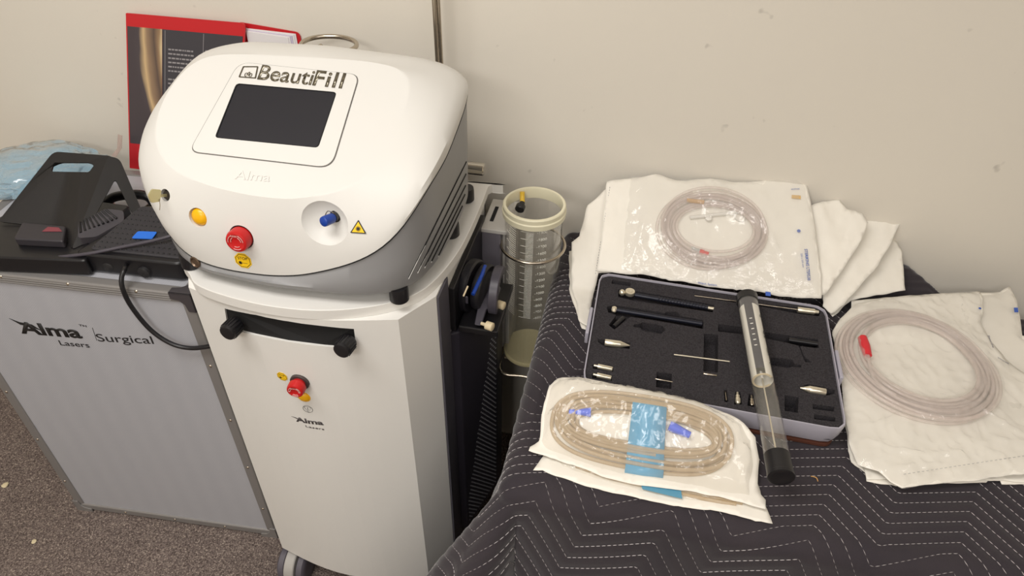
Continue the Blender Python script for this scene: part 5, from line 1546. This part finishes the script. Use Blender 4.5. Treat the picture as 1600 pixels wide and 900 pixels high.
for (x, y), l_ in (((1152, 621), 'largest and brightest of three small upright tips by the front rim of the foam'), ((1174, 626), 'dull small tip beside the clear tube by the front rim of the foam')):
    k_ = 1 if x == 1152 else .8
    a, b = fz(x+1, y+10*k_, -.002), fz(x, y-10*k_, -.002)
    bm = NB(); lathe(bm, a, b-a, [(0, .002), (.1, .0042*k_), (.4, .0042*k_), (.45, .003*k_), (.62, .0036*k_), (.7, .0022*k_), (1, .0018*k_)], 16, unit=True)
    tag(obj('metal_tip', bm, BRASSY if k_ == 1 else STEEL), l_, 'surgical tool')
cn = thing('long_cannula', 'long thin cannula with a bright hub along the top edge of the foam', 'surgical tool', fz(1180, 473, -.002))
bm = NB(); cyl(bm, fz(1085, 462, .0005), fz(1248, 484, .0005), .0009, seg=10); obj('needle', bm, STEEL, cn)
bm = NB(); a, b = fz(1246, 484, -.0005), fz(1279, 488, -.0005); lathe(bm, a, b-a, [(0, .0048), (.02, .0052), (.8, .0052), (.82, .0036), (1, .003)], 20, unit=True); obj('hub', bm, BRASSY, cn)
h3 = thing('cannula_handle', 'black gun shaped handle with a trigger in the right half of the foam', 'surgical tool', fz(1260, 540, -.006))
bm = NB(); cyl(bm, fz(1232, 531, -.004), fz(1279, 538, -.004), .0040, seg=18); obj('shaft', bm, BLACK, h3)
bm = NB(); cyl(bm, fz(1253, 542, -.004), fz(1264, 564, -.005), .0022, .0014, seg=12); obj('trigger', bm, BLACK, h3)

# ------------------------------------------------------------------ clear tube across the case
TA, TB = Z(1167, 466, .797), Z(1219, 738, .795)
TR = .0172
tv = thing('specimen_tube', 'long clear plastic tube with black end caps and a label lying across the instrument case', 'tube', (TA+TB)/2 - Vector((0, 0, TR)))
ax = (TB-TA).normalized(); TL = (TB-TA).length
bm = NB(); lathe(bm, TA, ax, [(0, TR), (TL, TR), (TL, TR-.0009), (0, TR-.0009)], 48, cap=False); obj('tube_wall', bm, CLEAR, tv)
bm = NB(); lathe(bm, TA-ax*.004, ax, [(0, TR-.001), (.001, TR+.001), (.016, TR+.001), (.0165, TR+.0002)], 40); obj('end_cap', bm, BLACK, tv)
bm = NB(); lathe(bm, TB-ax*.028, ax, [(0, TR+.0003), (.031, TR+.0003), (.0315, TR+.0008), (.036, TR+.0008), (.037, TR-.0015), (.0365, TR-.006), (.034, 0)], 40); obj('end_cap', bm, BLACK, tv)
r_, u_, n_ = frame(TA, ax)
# white label wrapped inside; added dark strip stands in for foam seen through
def tubestrip(a0, a1, d0, d1, rr, th=.0003, n=16, m=None, nm='label'):
    bm = NB()
    A_ = []
    for d in (d0, d1):
        A_.append([[bm.verts.new(TA+ax*d+(r_*math.cos(a)+u_*math.sin(a))*q) for a in [a0+(a1-a0)*i/n for i in range(n+1)]] for q in (rr, rr-th)])
    (o0_, i0_), (o1_, i1_) = A_
    for i in range(n):
        bm.faces.new((o0_[i], o0_[i+1], o1_[i+1], o1_[i])); bm.faces.new((i0_[i], i1_[i], i1_[i+1], i0_[i+1]))
        bm.faces.new((o0_[i], i0_[i], i0_[i+1], o0_[i+1])); bm.faces.new((o1_[i], o1_[i+1], i1_[i+1], i1_[i]))
    bm.faces.new((o0_[0], o1_[0], i1_[0], i0_[0])); bm.faces.new((o0_[n], i0_[n], i1_[n], o1_[n]))
    return obj(nm, bm, m, tv)
up_ang = math.atan2(Vector((0, -.55, .83)).dot(u_), Vector((0, -.55, .83)).dot(r_))
up_ang = math.atan2((CP-TA).dot(u_), (CP-TA).dot(r_))
LBL = mat('label_paper', (226, 222, 210), .55); DST = mat('see_through_dark', (66, 64, 70), .5)
dl0, dl1 = .030, .192
tubestrip(up_ang+.42, up_ang+1.9, dl0, dl1, TR-.0012, m=LBL); tubestrip(up_ang-1.9, up_ang-.42, dl0, dl1, TR-.0012, m=LBL)
tubestrip(up_ang-.42, up_ang+.42, .014, dl1-.012, TR-.0012, m=DST)  # no label here: dark strip imitates the foam behind the clear wall
tubestrip(up_ang-1.9, up_ang+1.9, .014, dl0, TR-.0013, m=DST)
tubestrip(up_ang+1.9, up_ang+4.38, .014, dl1, TR-.0012, m=LBL)
cr_ = tubestrip(up_ang-1.2, up_ang+4.38-.5, dl1, dl1+.0012, TR-.0014, th=.003, m=IVORY, nm='label_ring')
bm = NB()
for k in range(6):
    d = .070+k*.0125; s = TA+ax*d+(r_*math.cos(up_ang)+u_*math.sin(up_ang))*(TR+.0003); w_ = ax.cross(r_*math.cos(up_ang)+u_*math.sin(up_ang))
    cyl(bm, s-w_*.0022, s+w_*.0022, .0007, seg=6)
obj('label_marks', bm, WHITEINK, tv)
for k, (d, s_) in enumerate(((.055, 'CE'), (.095, 'REF 20'), (.135, 'LOT 5'), (.165, 'C'))):
    a_ = up_ang-1.0; dr = r_*math.cos(a_)+u_*math.sin(a_)
    text('label_text', s_, TA+ax*d+dr*(TR+.0002), ax, ax.cross(dr)*-1 if False else dr.cross(ax), .004, INK, tv, ext=.0002)
bm = NB(); cyl(bm, TA+ax*(dl1-.012), TB-ax*.030, .0013, seg=10); nd = obj('inner_needle', bm, BRASSY, tv)
bm = NB(); cyl(bm, TA+ax*(dl1-.018), TA+ax*(dl1-.004), .0024, seg=12); obj('needle_hub', bm, WPL, tv)

# straw fragment on the blanket
bm = NB(); q = [Z(x, y, .7255) for x, y in ((1267, 744), (1272, 745), (1276, 747), (1278, 752))]
tube(bm, catmull(q, 4), .0007, 6); tag(obj('straw_fragment', bm, mat('straw', (196, 150, 90), .6)), 'tiny curled straw coloured fibre on the blanket in front of the tool case', 'fibre')

# groups of look-alikes
GROUPS = {'tubing_coil': 'coils of tubing in the pouches', 'cannula_handle': 'dark handles in the foam', 'nozzle': 'pointed nozzles in the foam',
          'metal_needle': 'loose needles in the foam', 'metal_adapter': 'short adapters in the foam', 'metal_tip': 'small tips in the foam',
          'foot_switch': 'foot switches on the flight case', 'paper_scrap': 'scraps on the carpet', 'cable': 'foot switch cables'}
for o in bpy.data.objects:
    if o.parent is None and o.name.split('.')[0] in GROUPS: o['group'] = GROUPS[o.name.split('.')[0]]
